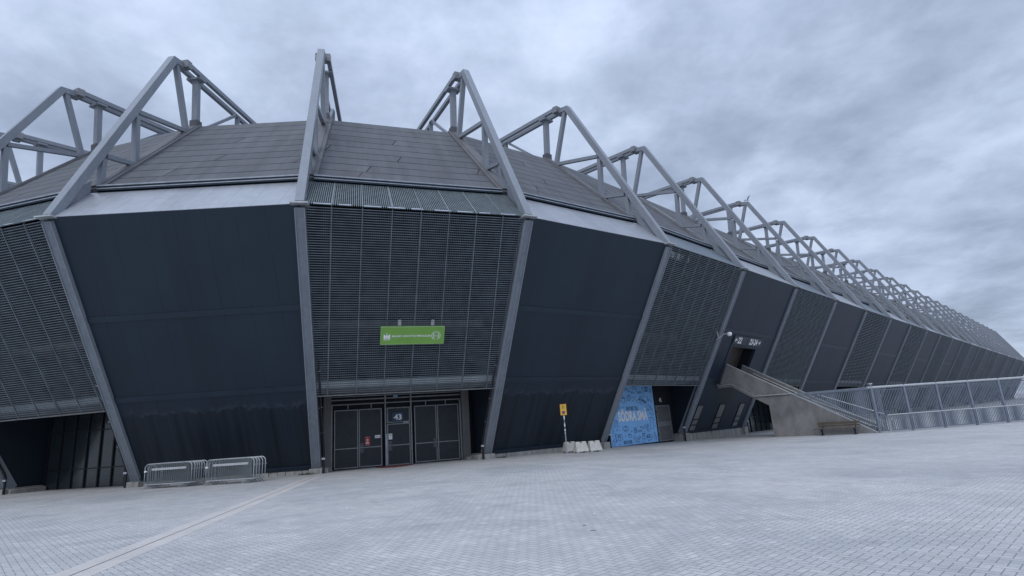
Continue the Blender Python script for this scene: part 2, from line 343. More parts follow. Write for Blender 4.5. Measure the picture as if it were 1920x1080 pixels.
def text_obj(txt, org, ux, uy, w, h, mat, parent, name='lettering', bold=0.0, depth=.008, local=False, shear=0):
    """flat letters fitted into a w x h box whose lower left corner is org; ux, uy are its axes"""
    cu = bpy.data.curves.new('t', 'FONT'); cu.body = txt; cu.offset = bold; cu.shear = shear; cu.resolution_u = 3
    tmp = bpy.data.objects.new('t', cu); COL.objects.link(tmp); bpy.context.view_layer.update()
    me = bpy.data.meshes.new_from_object(tmp.evaluated_get(bpy.context.evaluated_depsgraph_get())); bpy.data.objects.remove(tmp)
    xs = [v.co.x for v in me.vertices]; ys = [v.co.y for v in me.vertices]
    x0, x1, y0, y1 = min(xs), max(xs), min(ys), max(ys); ux, uy, org = V(ux), V(uy), V(org); nz = ux.cross(uy)
    for v in me.vertices: v.co = org + ux * ((v.co.x - x0) / (x1 - x0) * w) + uy * ((v.co.y - y0) / (y1 - y0) * h) + nz * depth
    me.materials.clear(); me.materials.append(mat); me.name = name
    o = bpy.data.objects.new(name, me); COL.objects.link(o); adopt(o, parent, local); return o

# ------------------------------------------------------------------ ground
def zg(x):
    t = min(max((x + 4) / 26, 0), 1); return -0.45 * t * t * (3 - 2 * t)
g = MB(); xs = [-900] + [-4 + 26 * k / 20 for k in range(21)] + [1200]
for a, b in zip(xs[:-1], xs[1:]): g.poly([(a, -400, zg(a)), (b, -400, zg(b)), (b, 1500, zg(b)), (a, 1500, zg(a))])
gm = g.build('paved_ground', M_PAVE); gm['kind'] = 'structure'
bm = bmesh.new(); bm.from_mesh(gm.data); bmesh.ops.remove_doubles(bm, verts=bm.verts, dist=1e-4)
for f in bm.faces:
    if f.normal.z < 0: f.normal_flip()
bm.to_mesh(gm.data); bm.free()
def strip(name, pts, w0, w1, mat, lift=.004, seg=1.0):
    a, b = V(pts[0]).to_2d(), V(pts[1]).to_2d(); d = (b - a).normalized(); n = V((-d.y, d.x)); L = (b - a).length; k = 0.0
    mb = MB()
    while k < L:
        e = min(k + seg - .006, L); q = [a + d * k + n * w0, a + d * e + n * w0, a + d * e + n * w1, a + d * k + n * w1]
        mb.hexa([(p.x, p.y, zg(p.x) + lift) for p in q], (0, 0, -.03)); k += seg
    o = mb.build(name, mat); o['kind'] = 'structure'; return o
mid = V((-8.3, 16.6))
strip('drainage_path', ((-10.45, 29.6, 0), (-5.55, 3.0, 0)), .02, .36, M_STRIP)
strip('drainage_path', ((-10.45, 29.6, 0), (-5.55, 3.0, 0)), -.34, -.02, M_STRIP)
strip('drainage_slot', ((-10.45, 29.6, 0), (-5.55, 3.0, 0)), -.018, .018, M_SLOT, .003, 60)
strip('drainage_path', ((-1.2, 31.0, 0), (12.6, 5.8, 0)), .02, .12, M_STRIPG)
strip('drainage_path', ((-1.2, 31.0, 0), (12.6, 5.8, 0)), -.12, -.02, M_STRIPG)
strip('drainage_slot', ((-1.2, 31.0, 0), (12.6, 5.8, 0)), -.018, .018, M_SLOT, .003, 60)

# ------------------------------------------------------------------ stadium frames
FR = {k: (V((x, y)), a) for k, (x, y, a) in enumerate([(-21.494, 24.902, 1.498), (-9.819, 25.384, 1.784), (1.177, 29.333, 2.050), (10.548, 36.232, 2.319),
      (18.533, 44.301, 2.337), (26.661, 52.680, 2.358), (34.829, 61.021, 2.366), (43.002, 69.356, 2.363), (51.219, 77.648, 2.361), (59.427, 85.948, 2.363),
      (67.610, 94.274, 2.366), (75.782, 102.611, 2.363), (83.998, 110.903, 2.357)])}
R_ = math.radians
for k in range(13, 28): FR[k] = (FR[12][0] + V((math.cos(R_(45.35)), math.sin(R_(45.35)))) * 11.69 * (k - 12), 2.362)
d0 = R_(-14.1); FR[-1] = (FR[0][0] - V((math.cos(d0), math.sin(d0))) * 11.69, R_(90 - 22))
d0 = R_(-30); FR[-2] = (FR[-1][0] - V((math.cos(d0), math.sin(d0))) * 11.69, R_(90 - 35))
d0 = R_(-39.5); FR[-3] = (FR[-2][0] - V((math.cos(d0), math.sin(d0))) * 11.69, R_(90 - 39.8))
LO, HI = -3, 26
ZK, DB, ZB = 12.728, 7.365, 0.27
def nrm(i): a = FR[i][1]; return V((math.cos(a), math.sin(a), 0))
def tan(i): n = nrm(i); return V((n.y, -n.x, 0))
def fp(i, r, z, s=0.): p = FR[i][0]; return V((p.x, p.y, z)) + nrm(i) * r + tan(i) * s
class Patch:
    """bilinear sheet between frames i and i+1 measured in metres: u along the bay, w down from the first edge"""
    def __init__(s, i, e0, e1):
        s.a0, s.a1, s.b0, s.b1 = fp(i, *e0), fp(i + 1, *e0), fp(i, *e1), fp(i + 1, *e1)
        s.L = (s.a1 - s.a0).length; s.u = (s.a1 - s.a0).normalized(); m_ = (s.b0 + s.b1 - s.a0 - s.a1) / 2; s.w = (m_ - s.u * m_.dot(s.u))
        s.W = s.w.length; s.w.normalize(); s.n = s.w.cross(s.u).normalized()
        s.ub0 = (s.b0 - s.a0).dot(s.u); s.ub1 = (s.b1 - s.a0).dot(s.u)
    def rng(s, w): b = w / s.W; return s.ub0 * b, s.L + (s.ub1 - s.L) * b
    def at(s, u, w, off=0.):
        b = w / s.W; l, r = s.rng(w); a = (u - l) / (r - l)
        return (s.a0.lerp(s.a1, a)).lerp(s.b0.lerp(s.b1, a), b) + s.n * off
    def slab(s, mb, u0, u1, w0, w1, top, thick):
        """u0/u1 None = follow the frame edges"""
        def U(u, w, k): return s.rng(w)[k] if u is None else u
        q = [(U(u0, w0, 0), w0), (U(u1, w0, 1), w0), (U(u1, w1, 1), w1), (U(u0, w1, 0), w1)]
        mb.hexa([s.at(a, b, top) for a, b in q], -s.n * thick, q); return mb
stad = thing('stadium', 'large dark clad football stadium with outward leaning walls, felt roof and steel roof trusses', 'stadium', (5, 45, 0))
def solid(i): return i % 2 == 0
PA = {}
for i in range(LO, HI):
    pw = Patch(i, (0, ZK), (DB, ZB)); PA[i] = pw
    # --- wall between frames
    if solid(i):
        mb = MB()
        if i != 4:
            for w0, w1 in ((.0, 5.0), (5.0, 9.45), (9.45, pw.W)): pw.slab(mb, None, None, w0, w1, 0, .18)
        else:
            pw.slab(mb, None, None, 0, 5.0, 0, .18)
            pw.slab(mb, None, 3.12, 5.0, 9.9, 0, .18); pw.slab(mb, 7.95, None, 5.0, 9.9, 0, .18)
            pw.slab(mb, 3.12, 7.95, 5.0, 6.52, 0, .18); pw.slab(mb, None, None, 9.9, pw.W, 0, .18)
        wall = mb.build('wall_panel', M_CLADG if i <= 2 else M_CLAD, stad)
        for w0 in (5.0, 9.42):
            if i == 4 and w0 > 6: pw.slab(MB(), None, 2.7, w0, w0 + .30, .035, .03).build('cladding_band', M_BAND, wall); pw.slab(b2 := MB(), 8.4, None, w0, w0 + .30, .035, .03)
            else: pw.slab(b2 := MB(), None, None, w0, w0 + .30, .035, .03)
            b2.build('cladding_band', M_BAND, wall)
        pw.slab(MB(), None, None, pw.W - .22, pw.W, .09, .08).build('base_flashing', M_CLAD, wall)
        # plinth of uneven concrete blocks
        if i <= 8:
            pl = MB(); a, b = fp(i, DB, 0), fp(i + 1, DB, 0); L = (b - a).length; d = (b - a).normalized(); n = V((-d.y, d.x, 0)); k = .0
            rr = random.Random(i)
            while k < L:
                wd = rr.choice((.42, .5, .5, .55, 1.0)); e = min(k + wd - .02, L); j = rr.uniform(-.015, .02)
                p0 = a + d * k - n * (.05 + j); p1 = a + d * e - n * (.05 + j)
                pl.hexa([V((p0.x, p0.y, -.6)), V((p1.x, p1.y, -.6)), V((p1.x, p1.y, ZB - .03 + j * .3)), V((p0.x, p0.y, ZB - .03 + j * .3))], n * .45); k += wd
            pl.build('plinth', M_CONCL, stad, .012)
    # --- skirt between wall top and gutter
    ps = Patch(i, (2.25, 14.92), (0, ZK + .03))
    if i in (1, -1, -3):
        sc = MB()
        k = .12
        while k < ps.L - .1:
            if True: sc.bar(ps.at(k, .05, .0), ps.at(k + (ps.rng(ps.W)[0] - 0) * (1 - 2 * k / ps.L), ps.W, .0), ps.n, .05, .030)
            k += .095
        w = .05
        while w <= ps.W:
            l, r = ps.rng(w); sc.bar(ps.at(l, w, 0), ps.at(r, w, 0), ps.n, .03, .024); w += .18
        s_ = sc.build('mesh_skirt', M_MESHT, stad)
        for a in range(1, 8):
            f_ = a / 8; l0, r0 = ps.rng(0.03); l1, r1 = ps.rng(ps.W)
            MB().bar(ps.at(l0 + (r0 - l0) * f_, .03, .0), ps.at(l1 + (r1 - l1) * f_, ps.W, .0), ps.n, .07, .05).build('mullion', M_MESHT, s_)
        for a in range(9):
            l1, r1 = ps.rng(ps.W); u0 = l1 + .6 + a * (r1 - l1 - 1) / 9; ps.slab(MB(), u0, u0 + .85 - .25 * (a % 3 == 1), ps.W - .14, ps.W - .02, .03, .03).build('edge_plate', M_GUT, s_)
    else:
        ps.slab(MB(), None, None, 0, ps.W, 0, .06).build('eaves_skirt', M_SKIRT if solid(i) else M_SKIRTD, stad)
    # --- gutter
    gt = MB(); gl = MB()
    g0, g1 = fp(i, 2.30, 15.12), fp(i + 1, 2.30, 15.12); e0, e1 = g0.lerp(g1, .03), g0.lerp(g1, .97); nn = (nrm(i) + nrm(i + 1)).normalized()
    gt.bar(e0, e1, nn, .30, .26); gt.build('gutter', M_CLAD, stad)
    gl.bar(e0 - nn * .17 + V((0, 0, .13)), e1 - nn * .17 + V((0, 0, .13)), nn, .05, .07)
    gl.bar(e0 - nn * .16 + V((0, 0, -.03)), e1 - nn * .16 + V((0, 0, -.03)), nn, .025, .05)
    gl.build('gutter_lip', M_GUT, stad)
    # --- roof
    pr = Patch(i, (10.0, 23.07), (2.42, 15.24)); pr.slab(MB(), None, None, 0, pr.W, 0, .22).build('roof_panel', M_ROOF, stad)
    pi = Patch(i, (26, 26.0), (10.0, 23.06)); pi.slab(MB(), None, None, 0, pi.W, 0, .4).build('inner_roof_panel', M_ROOF, stad)
    # --- inner wall behind
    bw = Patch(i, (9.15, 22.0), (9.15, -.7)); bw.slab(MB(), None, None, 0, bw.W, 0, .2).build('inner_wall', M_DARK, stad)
    # --- mesh bays
    if not solid(i):
        WB = 10.05
        sc = MB(); far = i > 6; pitch = .1 if not far else .2; th = .036 if not far else .055
        w = .12; hp_ = .126 if not far else .2
        while w <= WB:
            l, r = pw.rng(w); sc.bar(pw.at(l + .2, w, 0), pw.at(r - .2, w, 0), pw.n, .032, th); w += hp_
        l1, r1 = pw.rng(WB); u = .25 if l1 < .25 else l1 * .0 + .3; k = pitch
        while k < pw.L - .1:
            # clip against the slanting frame edges
            wmax = WB
            if k < l1 + .2: wmax = max(0.15, (k - .2) / max(l1, 1e-3) * WB) if l1 > 0 else WB
            if k > r1 - .2: wmax = max(0.15, (pw.L - .2 - k) / max(pw.L - r1, 1e-3) * WB) if r1 < pw.L else WB
            wmax = min(wmax, WB)
            if .2 < k < pw.L - .2 and wmax > .2:
                def pa(w_):
                    l, r = pw.rng(w_); return pw.a0 + pw.u * k + pw.w * w_
                sc.bar(pa(.1), pa(wmax), pw.n, .02, .008 if not far else .016)
            k += pitch
        scr = sc.build('mesh_screen', M_MESH, stad)
        near = i in (-1, 1, 3, 5); mm = MB()
        for a in range(1, 8):
            uu = pw.L * a / 8; b_ = MB() if near else mm
            b_.bar(pw.a0 + pw.u * uu + pw.w * .05 + pw.n * .01, pw.a0 + pw.u * uu + pw.w * (WB + .02) + pw.n * .01, pw.n, .07, .048)
            if near: b_.build('mullion', M_MESH, scr)
        if not near: mm.build('mullion', M_MESH, scr)
        eb = MB(); l, r = pw.rng(WB); eb.bar(pw.at(l + .2, WB + .05, 0), pw.at(r - .2, WB + .05, 0), pw.n, .08, .05)
        eb.bar(pw.at(l + .2, WB - .33, -.12), pw.at(r - .2, WB - .33, -.12), pw.n, .10, .10); eb.build('bottom_rail', M_GFRAME, scr)
        # slab, beams and ducts seen through the grating
        def across(r0, z0, r1, z1, ins=.2):
            d_ = (fp(i + 1, r0, z0) - fp(i, r0, z0)).normalized() * ins
            return [fp(i, r0, z0) + d_, fp(i + 1, r0, z0) - d_, fp(i + 1, r1, z1) - d_, fp(i, r1, z1) + d_]
        MB().hexa(across(5.6, 4.32, 9.1, 4.32), (0, 0, .26)).build('floor_slab', M_CONCP, stad)
        MB().hexa(across(4.98, 4.42, 5.2, 4.42), (0, 0, .34)).build('floor_beam', M_LITBAND, stad)  # plain box for the glowing strip, its brightness is only in the colour
        MB().hexa(across(6.6, 7.95, 9.1, 7.95, .05), (0, 0, .40)).build('floor_beam', M_BEAM, stad)
    # --- other open ground floors: dark glazed fronts
    if not solid(i) and i not in (1,):
        fr = MB(); bb = Patch(i, (8.98, 4.3), (8.98, -.6)); L = bb.L
        for k in range(9):
            if i == 3 and k < 8: continue
            u0 = .4 + k * (L - .8) / 8; fr.bar(bb.at(u0, 0, 0), bb.at(u0, bb.W, 0), bb.n, .08, .08)
        for w_ in ((1.0, 3.2) if i != 3 else (.4,)): fr.bar(bb.at(.3, w_, 0), bb.at(L - .3, w_, 0), bb.n, .06, .06)
        fr.build('window_frame', M_DARKF, stad)
        if i != 3: bb.slab(MB(), .3, L - .3, .05, bb.W, -.05, .02).build('window', M_DGLASS, stad)

for i in range(LO, HI + 1):
    n, t = nrm(i), tan(i)
    # fin wall in the plane of the frame, closes each bay
    fin = [(.45, 12.3), (7.75, -.1), (7.75, -.7), (9.2, -.7), (9.2, 21.9), (2.75, 15.2), (1.2, 13.7)]
    MB().prism([fp(i, r, z, -.1) for r, z in fin], t * .2).build('fin_wall', M_CLAD, stad)
    co = MB().bar(fp(i, .16, ZK - .10), fp(i, DB + .12, ZB), t, .46, .46)
    col = co.build('column', M_STEELD if i <= 5 else M_STEEL, stad)
    fl = MB()
    for s in (-.215, .215): fl.bar(fp(i, .16, ZK - .12, s), fp(i, DB + .12, ZB + .02, s), t, .05, .53)
    fl.build('column_flange', M_STEEL, col)
    MB().hexa([fp(i, 6.95, -.6, -.34), fp(i, 6.95, -.6, .34), fp(i, 6.95, ZB + .01, .34), fp(i, 6.95, ZB + .01, -.34)], n * .75).build('column_footing', M_CONCL, stad, .02)
    # concrete foot turning in along the open bay
    sgn = -1 if solid(i) else 1
    q = [fp(i, 7.2, -.6, sgn * .2), fp(i, 7.2, -.6, sgn * .62), fp(i, 7.2, .22, sgn * .62), fp(i, 7.2, .34, sgn * .2)]
    MB().hexa(q, n * 1.85).build('corner_footing', M_CONCL, stad, .02)
    # downpipe
    s = sgn * .42; gz_ = zg(fp(i, 7, 0).x)
    dp = MB().tube([fp(i, 6.98, gz_ - .05, s), fp(i, 6.98, .9, s), fp(i, 6.90, 1.15, s), fp(i, 6.55, 1.75, s), fp(i, 5.25, 4.0, s), fp(i, 4.2, 5.8, s)], .065, 8).build('downpipe', M_DARKF, stad)
    MB().box((-.09, -.09, 0), (.09, .09, .1)).build('pipe_collar', M_GALV, dp).location = fp(i, 6.98, .72, s)
    if i <= 6:
        for z_ in (2.1, 3.4, 5.2): MB().tube([fp(i, 7.36 - (z_ - .27) * .591 + .1, z_, sgn * .3), fp(i, 7.36 - (z_ - .27) * .591 - .02, z_ + .05, sgn * .5)], .022, 6).build('pipe_bracket', M_GALV, dp)
    # roof flashing along the frame
    fa = MB(); a, b = fp(i, 10.05, 23.14), fp(i, 2.55, 15.40); fa.bar(a, b, t, .95, .10); fa.bar(a, b, t, .50, .18); fa.build('roof_flashing', M_FL, stad)
    # roof truss: inclined leg with its web members
    tr = MB(); tr.bar(fp(i, .10, ZK + .03), fp(i, 7.42, 26.50), t, .43, .44); tr.bar(fp(i, 7.28, 26.42), fp(i, 8.45, 26.62), t, .42, .40)
    truss = tr.build('roof_truss', M_STEEL, stad, .015)
    def mem(name, a, b, w, h, mat=M_STEEL, s=0):
        MB().bar(fp(i, a[0], a[1], s), fp(i, b[0], b[1], s), t, w, h).build(name, mat, truss)
    mem('strut', (7.70, 26.3), (9.15, 22.2), .31, .30)
    mem('tie', (4.85, 21.15), (9.15, 22.25), .25, .25)
    mem('web_post', (4.78, 20.9), (5.02, 17.75), .31, .30)
    mem('tie', (5.02, 17.85), (2.95, 17.35), .24, .24)
    mem('web_post', (2.78, 17.1), (2.75, 15.45), .30, .28)
    mem('support_post', (9.86, 26.45), (10.08, 23.2), .40, .34)
    mem('post_foot', (10.06, 23.5), (10.10, 22.95), .56, .52, M_ROOF)
    mem('cross_piece', (9.50, 26.50), (10.18, 26.54), 1.02, .14)
    for s in (-.34, .34): mem('rail', (8.25, 26.74), (24.5, 27.35), .26, .30, M_STEEL, s)
    mem('bracket', (8.15, 26.68), (8.62, 26.72), .98, .50, M_GFRAME)
    mem('rail_post', (14.95, 26.7), (14.95, 24.0), .26, .26)
    mem('brace', (14.75, 26.7), (10.7, 23.2), .20, .20)
    MB().hexa([fp(i, -.28, ZK - .05, -.42), fp(i, -.28, ZK - .05, .42), fp(i, .45, ZK - .05, .42), fp(i, .45, ZK - .05, -.42)], (0, 0, .07)).build('base_plate', M_RAILL, truss)
    MB().prism([fp(i, .4, ZK + .05, -.03), fp(i, 2.2, 14.95, -.03), fp(i, 2.2, 15.6, -.03), fp(i, 1.3, 14.7, -.03)], t * .06).build('gusset', M_STEEL, truss)
    if i >= 4:
        MB().tube([fp(i, 10.0, 23.28, .52), fp(i, 2.75, 15.78, .52)], .035, 6).build('lightning_cable', M_RAILL, stad)

# ------------------------------------------------------------------ gate under the first mesh bay
B1, B2 = fp(1, DB, 0), fp(2, DB, 0); ub = (B2 - B1).normalized(); nb = V((-ub.y, ub.x, 0)); GO = B1 + nb * 1.6
def gp(u, z, d=0.): return GO + ub * u - nb * d + V((0, 0, z))          # d = towards the viewer
def gbox(mb, u0, u1, z0, z1, d0=0., d1=.06): return mb.hexa([gp(u0, z0, d1), gp(u1, z0, d1), gp(u1, z1, d1), gp(u0, z1, d1)], nb * (d1 - d0))
gbox(gbox(MB(), .36, .80, -.1, 4.32, -.1, .28), .36, .80, 4.32, 4.33, -.1, .0).build('gate_pillar', M_CONCP, stad, .02)
MB().hexa([gp(8.62, -.2, .25), gp(9.10, -.2, .25), gp(9.12, 4.32, .25), gp(8.66, 4.32, .25)], nb * .35).build('gate_pillar', M_CONCP, stad, .02)
for u0, u1 in ((.15, .85), (8.70, 9.6)):
    MB().hexa([gp(u0, -.2, .75), gp(u1, -.2, .75), gp(u1, .16, .75), gp(u0, .16, .75)], nb * .46).build('pillar_footing', M_CONCL, stad, .03)
gf = MB()
for u in (.83, 3.93, 5.48, 8.56): gbox(gf, u - .04, u + .04, -.05, 4.3 if 1 < u < 8 else 3.72, .0, .10)
gbox(gf, .79, 8.60, 3.68, 3.74, .01, .09)
for u in (1.75, 3.1, 6.4, 7.65): gbox(gf, u - .025, u + .025, 3.46, 3.68, .02, .07)
gatef = gf.build('gate_frame', M_GFRAME, stad)
def leaf(u0, u1, z0, z1, rails, name='gate_leaf'):
    mb = MB(); t_ = .055
    gbox(mb, u0 + .03, u1 - .03, z0 + .03, z1 - .03, .035, .05); lf = mb.build(name, M_PANEL, stad)
    fb = MB(); gbox(fb, u0, u0 + t_, z0, z1, .02, .09); gbox(fb, u1 - t_, u1, z0, z1, .02, .09)
    for z in [z0, z1 - t_] + [r_ - t_ / 2 for r_ in rails]: gbox(fb, u0 + t_, u1 - t_, z, z + t_, .022, .088)
    fb.build('leaf_frame', M_GFRAME, lf); return lf
L1 = leaf(.97, 2.33, .06, 3.40, [1.17]); L2 = leaf(2.37, 3.71, .06, 3.40, [1.17]); L3 = leaf(5.67, 7.04, .06, 3.42, [1.17]); L4 = leaf(7.09, 8.45, .06, 3.42, [1.17])
leaf(4.02, 5.40, 2.50, 3.40, [], 'transom_panel'); LD = leaf(4.02, 5.40, .02, 2.44, [1.17], 'wicket_door')
for lf, u in ((L2, 2.42), (LD, 4.08), (L3, 6.80)):
    gbox(MB(), u, u + .22, .88, 1.42, .08, .096).build('lock_plate', simple('lock_plate_steel', (.09, .095, .10), .4, .5, .2, 4), lf)
    MB().tube([gp(u + .04 if u < 6 else u + .2, 1.18, .08), gp(u + .04 if u < 6 else u + .2, 1.18, .16), gp(u + .16 if u < 6 else u + .08, 1.18, .16)], .014, 6).build('handle', M_GALV, lf)
gbox(MB(), 4.98, 5.32, 2.455, 2.50, .09, .13).build('door_closer', M_RAILL, LD)
gbox(MB(), 3.90, 4.01, .05, 1.85, .10, .16).build('gate_guard_strip', M_GUT, gatef)
gbox(gbox(MB(), .8, 8.6, 3.95, 4.02, -.02, .05), .8, 8.6, 4.15, 4.20, -.02, .05).build('ceiling_rail', M_GFRAME, stad)

# signs on the gate
s43 = thing('number_sign', 'dark blue sign with pale number 43 above the central gate door', 'sign', gp(4.67, 2.53, .1))
gbox(MB(), 4.33, 5.0, 2.53, 3.09, .07, .10).build('sign_board', simple('dark_blue_sign', (.03, .075, .14), .5, 0, .1, 3), s43)
text_obj('43', gp(4.43, 2.64, .10), ub, (0, 0, 1), .47, .34, M_WHITE, s43, 'numerals', .035, .008)
rs = thing('warning_sign', 'small red sign with white ring symbol on the gate leaf left of the central door', 'sign', gp(2.86, 1.27, .1))
gbox(MB(), 2.70, 3.02, 1.27, 1.77, .05, .075).build('sign_board', M_RED, rs)
def ring(mb, c, ux, uy, r0, r1, a0=0, a1=360, k=20, off=.0):
    n_ = V(ux).cross(V(uy)); c = V(c) + n_ * off
    for j in range(k):
        p, q = R_(a0 + (a1 - a0) * j / k), R_(a0 + (a1 - a0) * (j + 1) / k)
        e = lambda a, r: c + V(ux) * math.cos(a) * r + V(uy) * math.sin(a) * r
        if r0 > 0: mb.poly([e(p, r0), e(p, r1), e(q, r1), e(q, r0)])
        else: mb.poly([c, e(p, r1), e(q, r1)])
    return mb
Z = V((0, 0, 1)); sy = MB()
c = gp(2.86, 1.57, .083); ring(sy, c, ub, Z, .045, .075, 20, 160); ring(sy, c, ub, Z, .045, .075, 200, 340); ring(sy, c, ub, Z, 0, .022)
sy.poly([gp(2.76, 1.38, .083), gp(2.96, 1.38, .083), gp(2.96, 1.44, .083), gp(2.76, 1.44, .083)])
sy.poly([gp(2.74, 1.745, .083), gp(2.98, 1.745, .083), gp(2.98, 1.755, .083), gp(2.74, 1.755, .083)]); sy.poly([gp(2.74, 1.285, .083), gp(2.98, 1.285, .083), gp(2.98, 1.295, .083), gp(2.74, 1.295, .083)])
sy.build('symbol', M_WHITE, rs)
wp = thing('name_plate', 'small white plate with one dark line of lettering on the gate', 'sign', gp(3.45, 1.66, .1))
gbox(MB(), 3.29, 3.62, 1.66, 1.83, .05, .075).build('plate', M_WHITE, wp, .01)
text_obj('Entrance', gp(3.33, 1.715, .077), ub, Z, .25, .055, M_BLACK, wp, 'lettering', .01, .006)
nc = thing('paper_notice', 'white paper notice taped to the upper left of the central door', 'notice', gp(4.21, 1.52, .1))
gbox(MB(), 4.10, 4.32, 1.52, 1.86, .05, .06).build('sheet', M_WHITE, nc)
pm_ = MB()
for k in range(4): pm_.poly([gp(4.14, 1.73 + k * .025, .066), gp(4.27, 1.73 + k * .025, .066), gp(4.27, 1.742 + k * .025, .066), gp(4.14, 1.742 + k * .025, .066)])
pm_.build('print_lines', simple('grey_print', (.35, .36, .38), .6), nc)
# small blue sign and pipe valves under the ceiling
bs = thing('small_blue_sign', 'tiny pale blue sign hung under the ceiling above the number sign', 'sign', gp(4.55, 4.12, .1))
gbox(MB(), 4.42, 4.68, 4.02, 4.14, .06, .09).build('sign_board', simple('pale_blue_sign', (.2, .35, .55), .5), bs)
# red paint worn into the paving at the door
rp = MB(); pts = []
for k in range(15):
    a = math.pi * k / 14; rr = random.uniform(.93, 1.05); pts.append(gp(4.45 + 1.15 * rr * math.cos(a) - .35 * math.sin(a), .006, .25 + 2.1 * rr * math.sin(a)))
rp.poly(pts); o = rp.build('red_paint_patch', M_DKRED); o['kind'] = 'structure'

# ------------------------------------------------------------------ green sign and its spotlights
p1 = PA[1]
def onp(p, u, w, off=0.): return p.a0 + p.u * u + p.w * w + p.n * off
gs = thing('school_sign', 'long green sign with white lettering and emblems fixed to the grating above the gate', 'sign', onp(p1, 5.76, 7.18, .1))
def pbox(p, mb, u0, u1, w0, w1, o0, o1): return mb.hexa([onp(p, u0, w1, o1), onp(p, u1, w1, o1), onp(p, u1, w0, o1), onp(p, u0, w0, o1)], p.n * (o0 - o1), [(u0, w1), (u1, w1), (u1, w0), (u0, w0)])
gbody = pbox(p1, MB(), 4.08, 7.45, 6.24, 7.18, .06, .16).build('sign_board', M_GREEN, gs)
eb = MB()
for a in ((4.06, 7.47, 6.215, 6.25), (4.06, 7.47, 7.17, 7.205), (4.055, 4.085, 6.25, 7.17), (7.445, 7.475, 6.25, 7.17)): pbox(p1, eb, *a, .05, .175)
eb.build('sign_edge', M_GREENE, gs)
uw = -p1.w
text_obj('MALMÖ IDROTTSGYMNASIUM', onp(p1, 4.66, 6.79, .162), p1.u, uw, 2.05, .135, M_WHITE, gs, 'lettering', .02)
em = MB(); e = lambda x, y: onp(p1, 4.22 + x, 6.885 - y, .167)
em.poly([e(0, 0), e(0, .27), e(.11, .18), e(.11, 0)]); em.poly([e(.23, 0), e(.23, .18), e(.34, .27), e(.34, 0)])
em.poly([e(.125, .05), e(.17, 0), e(.215, .05), e(.215, .19), e(.17, .24), e(.125, .19)]); em.poly([e(.14, .26), e(.2, .26), e(.2, .31), e(.14, .31)]); em.poly([e(0, -.065), e(.34, -.065), e(.34, -.03), e(0, -.03)])
em.build('crest', M_WHITE, gs)
lm_ = MB(); cc = onp(p1, 7.02, 6.74, .167); ring(lm_, cc, p1.u, uw, .13, .165, 125, 240); ring(lm_, cc, p1.u, uw, .13, .165, -60, 55)
for a in range(0, 360, 12):
    if not 255 < a < 285: ring(lm_, cc, p1.u, uw, .205, .24, a, a + 7, 2)
ring(lm_, cc, p1.u, uw, .245, .256, -50, 230, 30); lm_.build('laurel_emblem', M_WHITE, gs)
text_obj('MIG', onp(p1, 6.94, 6.77, .162), p1.u, uw, .16, .06, M_WHITE, gs, 'lettering', .01)
for k, (u, lab) in enumerate(((4.99, 'left'), (6.75, 'right'))):
    sp_ = thing('spotlight', 'small grey spotlight on an arm above the %s part of the green sign' % lab, 'spotlight', onp(p1, u, 5.9, 0), 0, 'spotlights above the green sign')
    hd = p1.a0 + p1.u * u + p1.w * 5.94 + p1.n * .32
    MB().tube([onp(p1, u - .05, 5.70, .0), onp(p1, u - .05, 5.66, .20), hd - p1.w * .12], .022, 6).build('arm', M_DARKF, sp_)
    MB().bar(hd - p1.w * .10, hd + p1.w * .13, p1.u, .17, .12).build('lamp_head', M_GALV, sp_)
    MB().bar(hd - p1.w * .17, hd - p1.w * .12, p1.u, .15, .08).build('bracket', M_RAILL, sp_)

# ------------------------------------------------------------------ banner, door 45 in the second mesh bay
C1, C2 = fp(3, DB, 0), fp(4, DB, 0); uc = (C2 - C1).normalized(); ncv = V((-uc.y, uc.x, 0)); PO = C1 + ncv * .6
def bp_(u, z, d=0.): return PO + uc * u - ncv * d + V((0, 0, z))
def bbox(mb, u0, u1, z0, z1, d0, d1): return mb.hexa([bp_(u0, z0, d1), bp_(u1, z0, d1), bp_(u1, z1, d1), bp_(u0, z1, d1)], ncv * (d1 - d0), [(u0, z0), (u1, z0), (u1, z1), (u0, z1)])
PU0, PU1, PZ0, PZ1 = 1.73, 8.13, -.16, 4.27
ban = thing('entrance_banner', 'tall light blue banner with line doodles and white SÖDRA SMÅ lettering beside door 45', 'banner', bp_(5, -.2, 0))
bbox(MB(), PU0, PU1, PZ0, PZ1, .0, .05).build('banner_sheet', M_BLUE, ban)
def pm(x, y):
    a = .5
    for _ in range(6):
        v = (y - 50) / (1065 - 95 * a - 50); xl, xr = -60 + 105 * v, 737 + 113 * v; a = (x - xl) / (xr - xl)
    return bp_(PU0 + a * (PU1 - PU0), PZ1 - v * (PZ1 - PZ0), .056)
def stroke(mb, pts, w=7.0):
    for p, q in zip(pts[:-1], pts[1:]):
        dx, dy = q[0] - p[0], q[1] - p[1]; l = math.hypot(dx, dy) or 1; nx, ny = -dy / l * w / 2, dx / l * w / 2
        mb.poly([pm(p[0] + nx, p[1] + ny), pm(q[0] + nx, q[1] + ny), pm(q[0] - nx, q[1] - ny), pm(p[0] - nx, p[1] - ny)])
def ell(cx, cy, rx, ry, a0=0, a1=360, rot=0, k=14):
    o_ = []
    for j in range(k + 1):
        a = R_(a0 + (a1 - a0) * j / k); x, y = rx * math.cos(a), ry * math.sin(a); c_, s_ = math.cos(R_(rot)), math.sin(R_(rot))
        o_.append((cx + x * c_ - y * s_, cy + x * s_ + y * c_))
    return o_
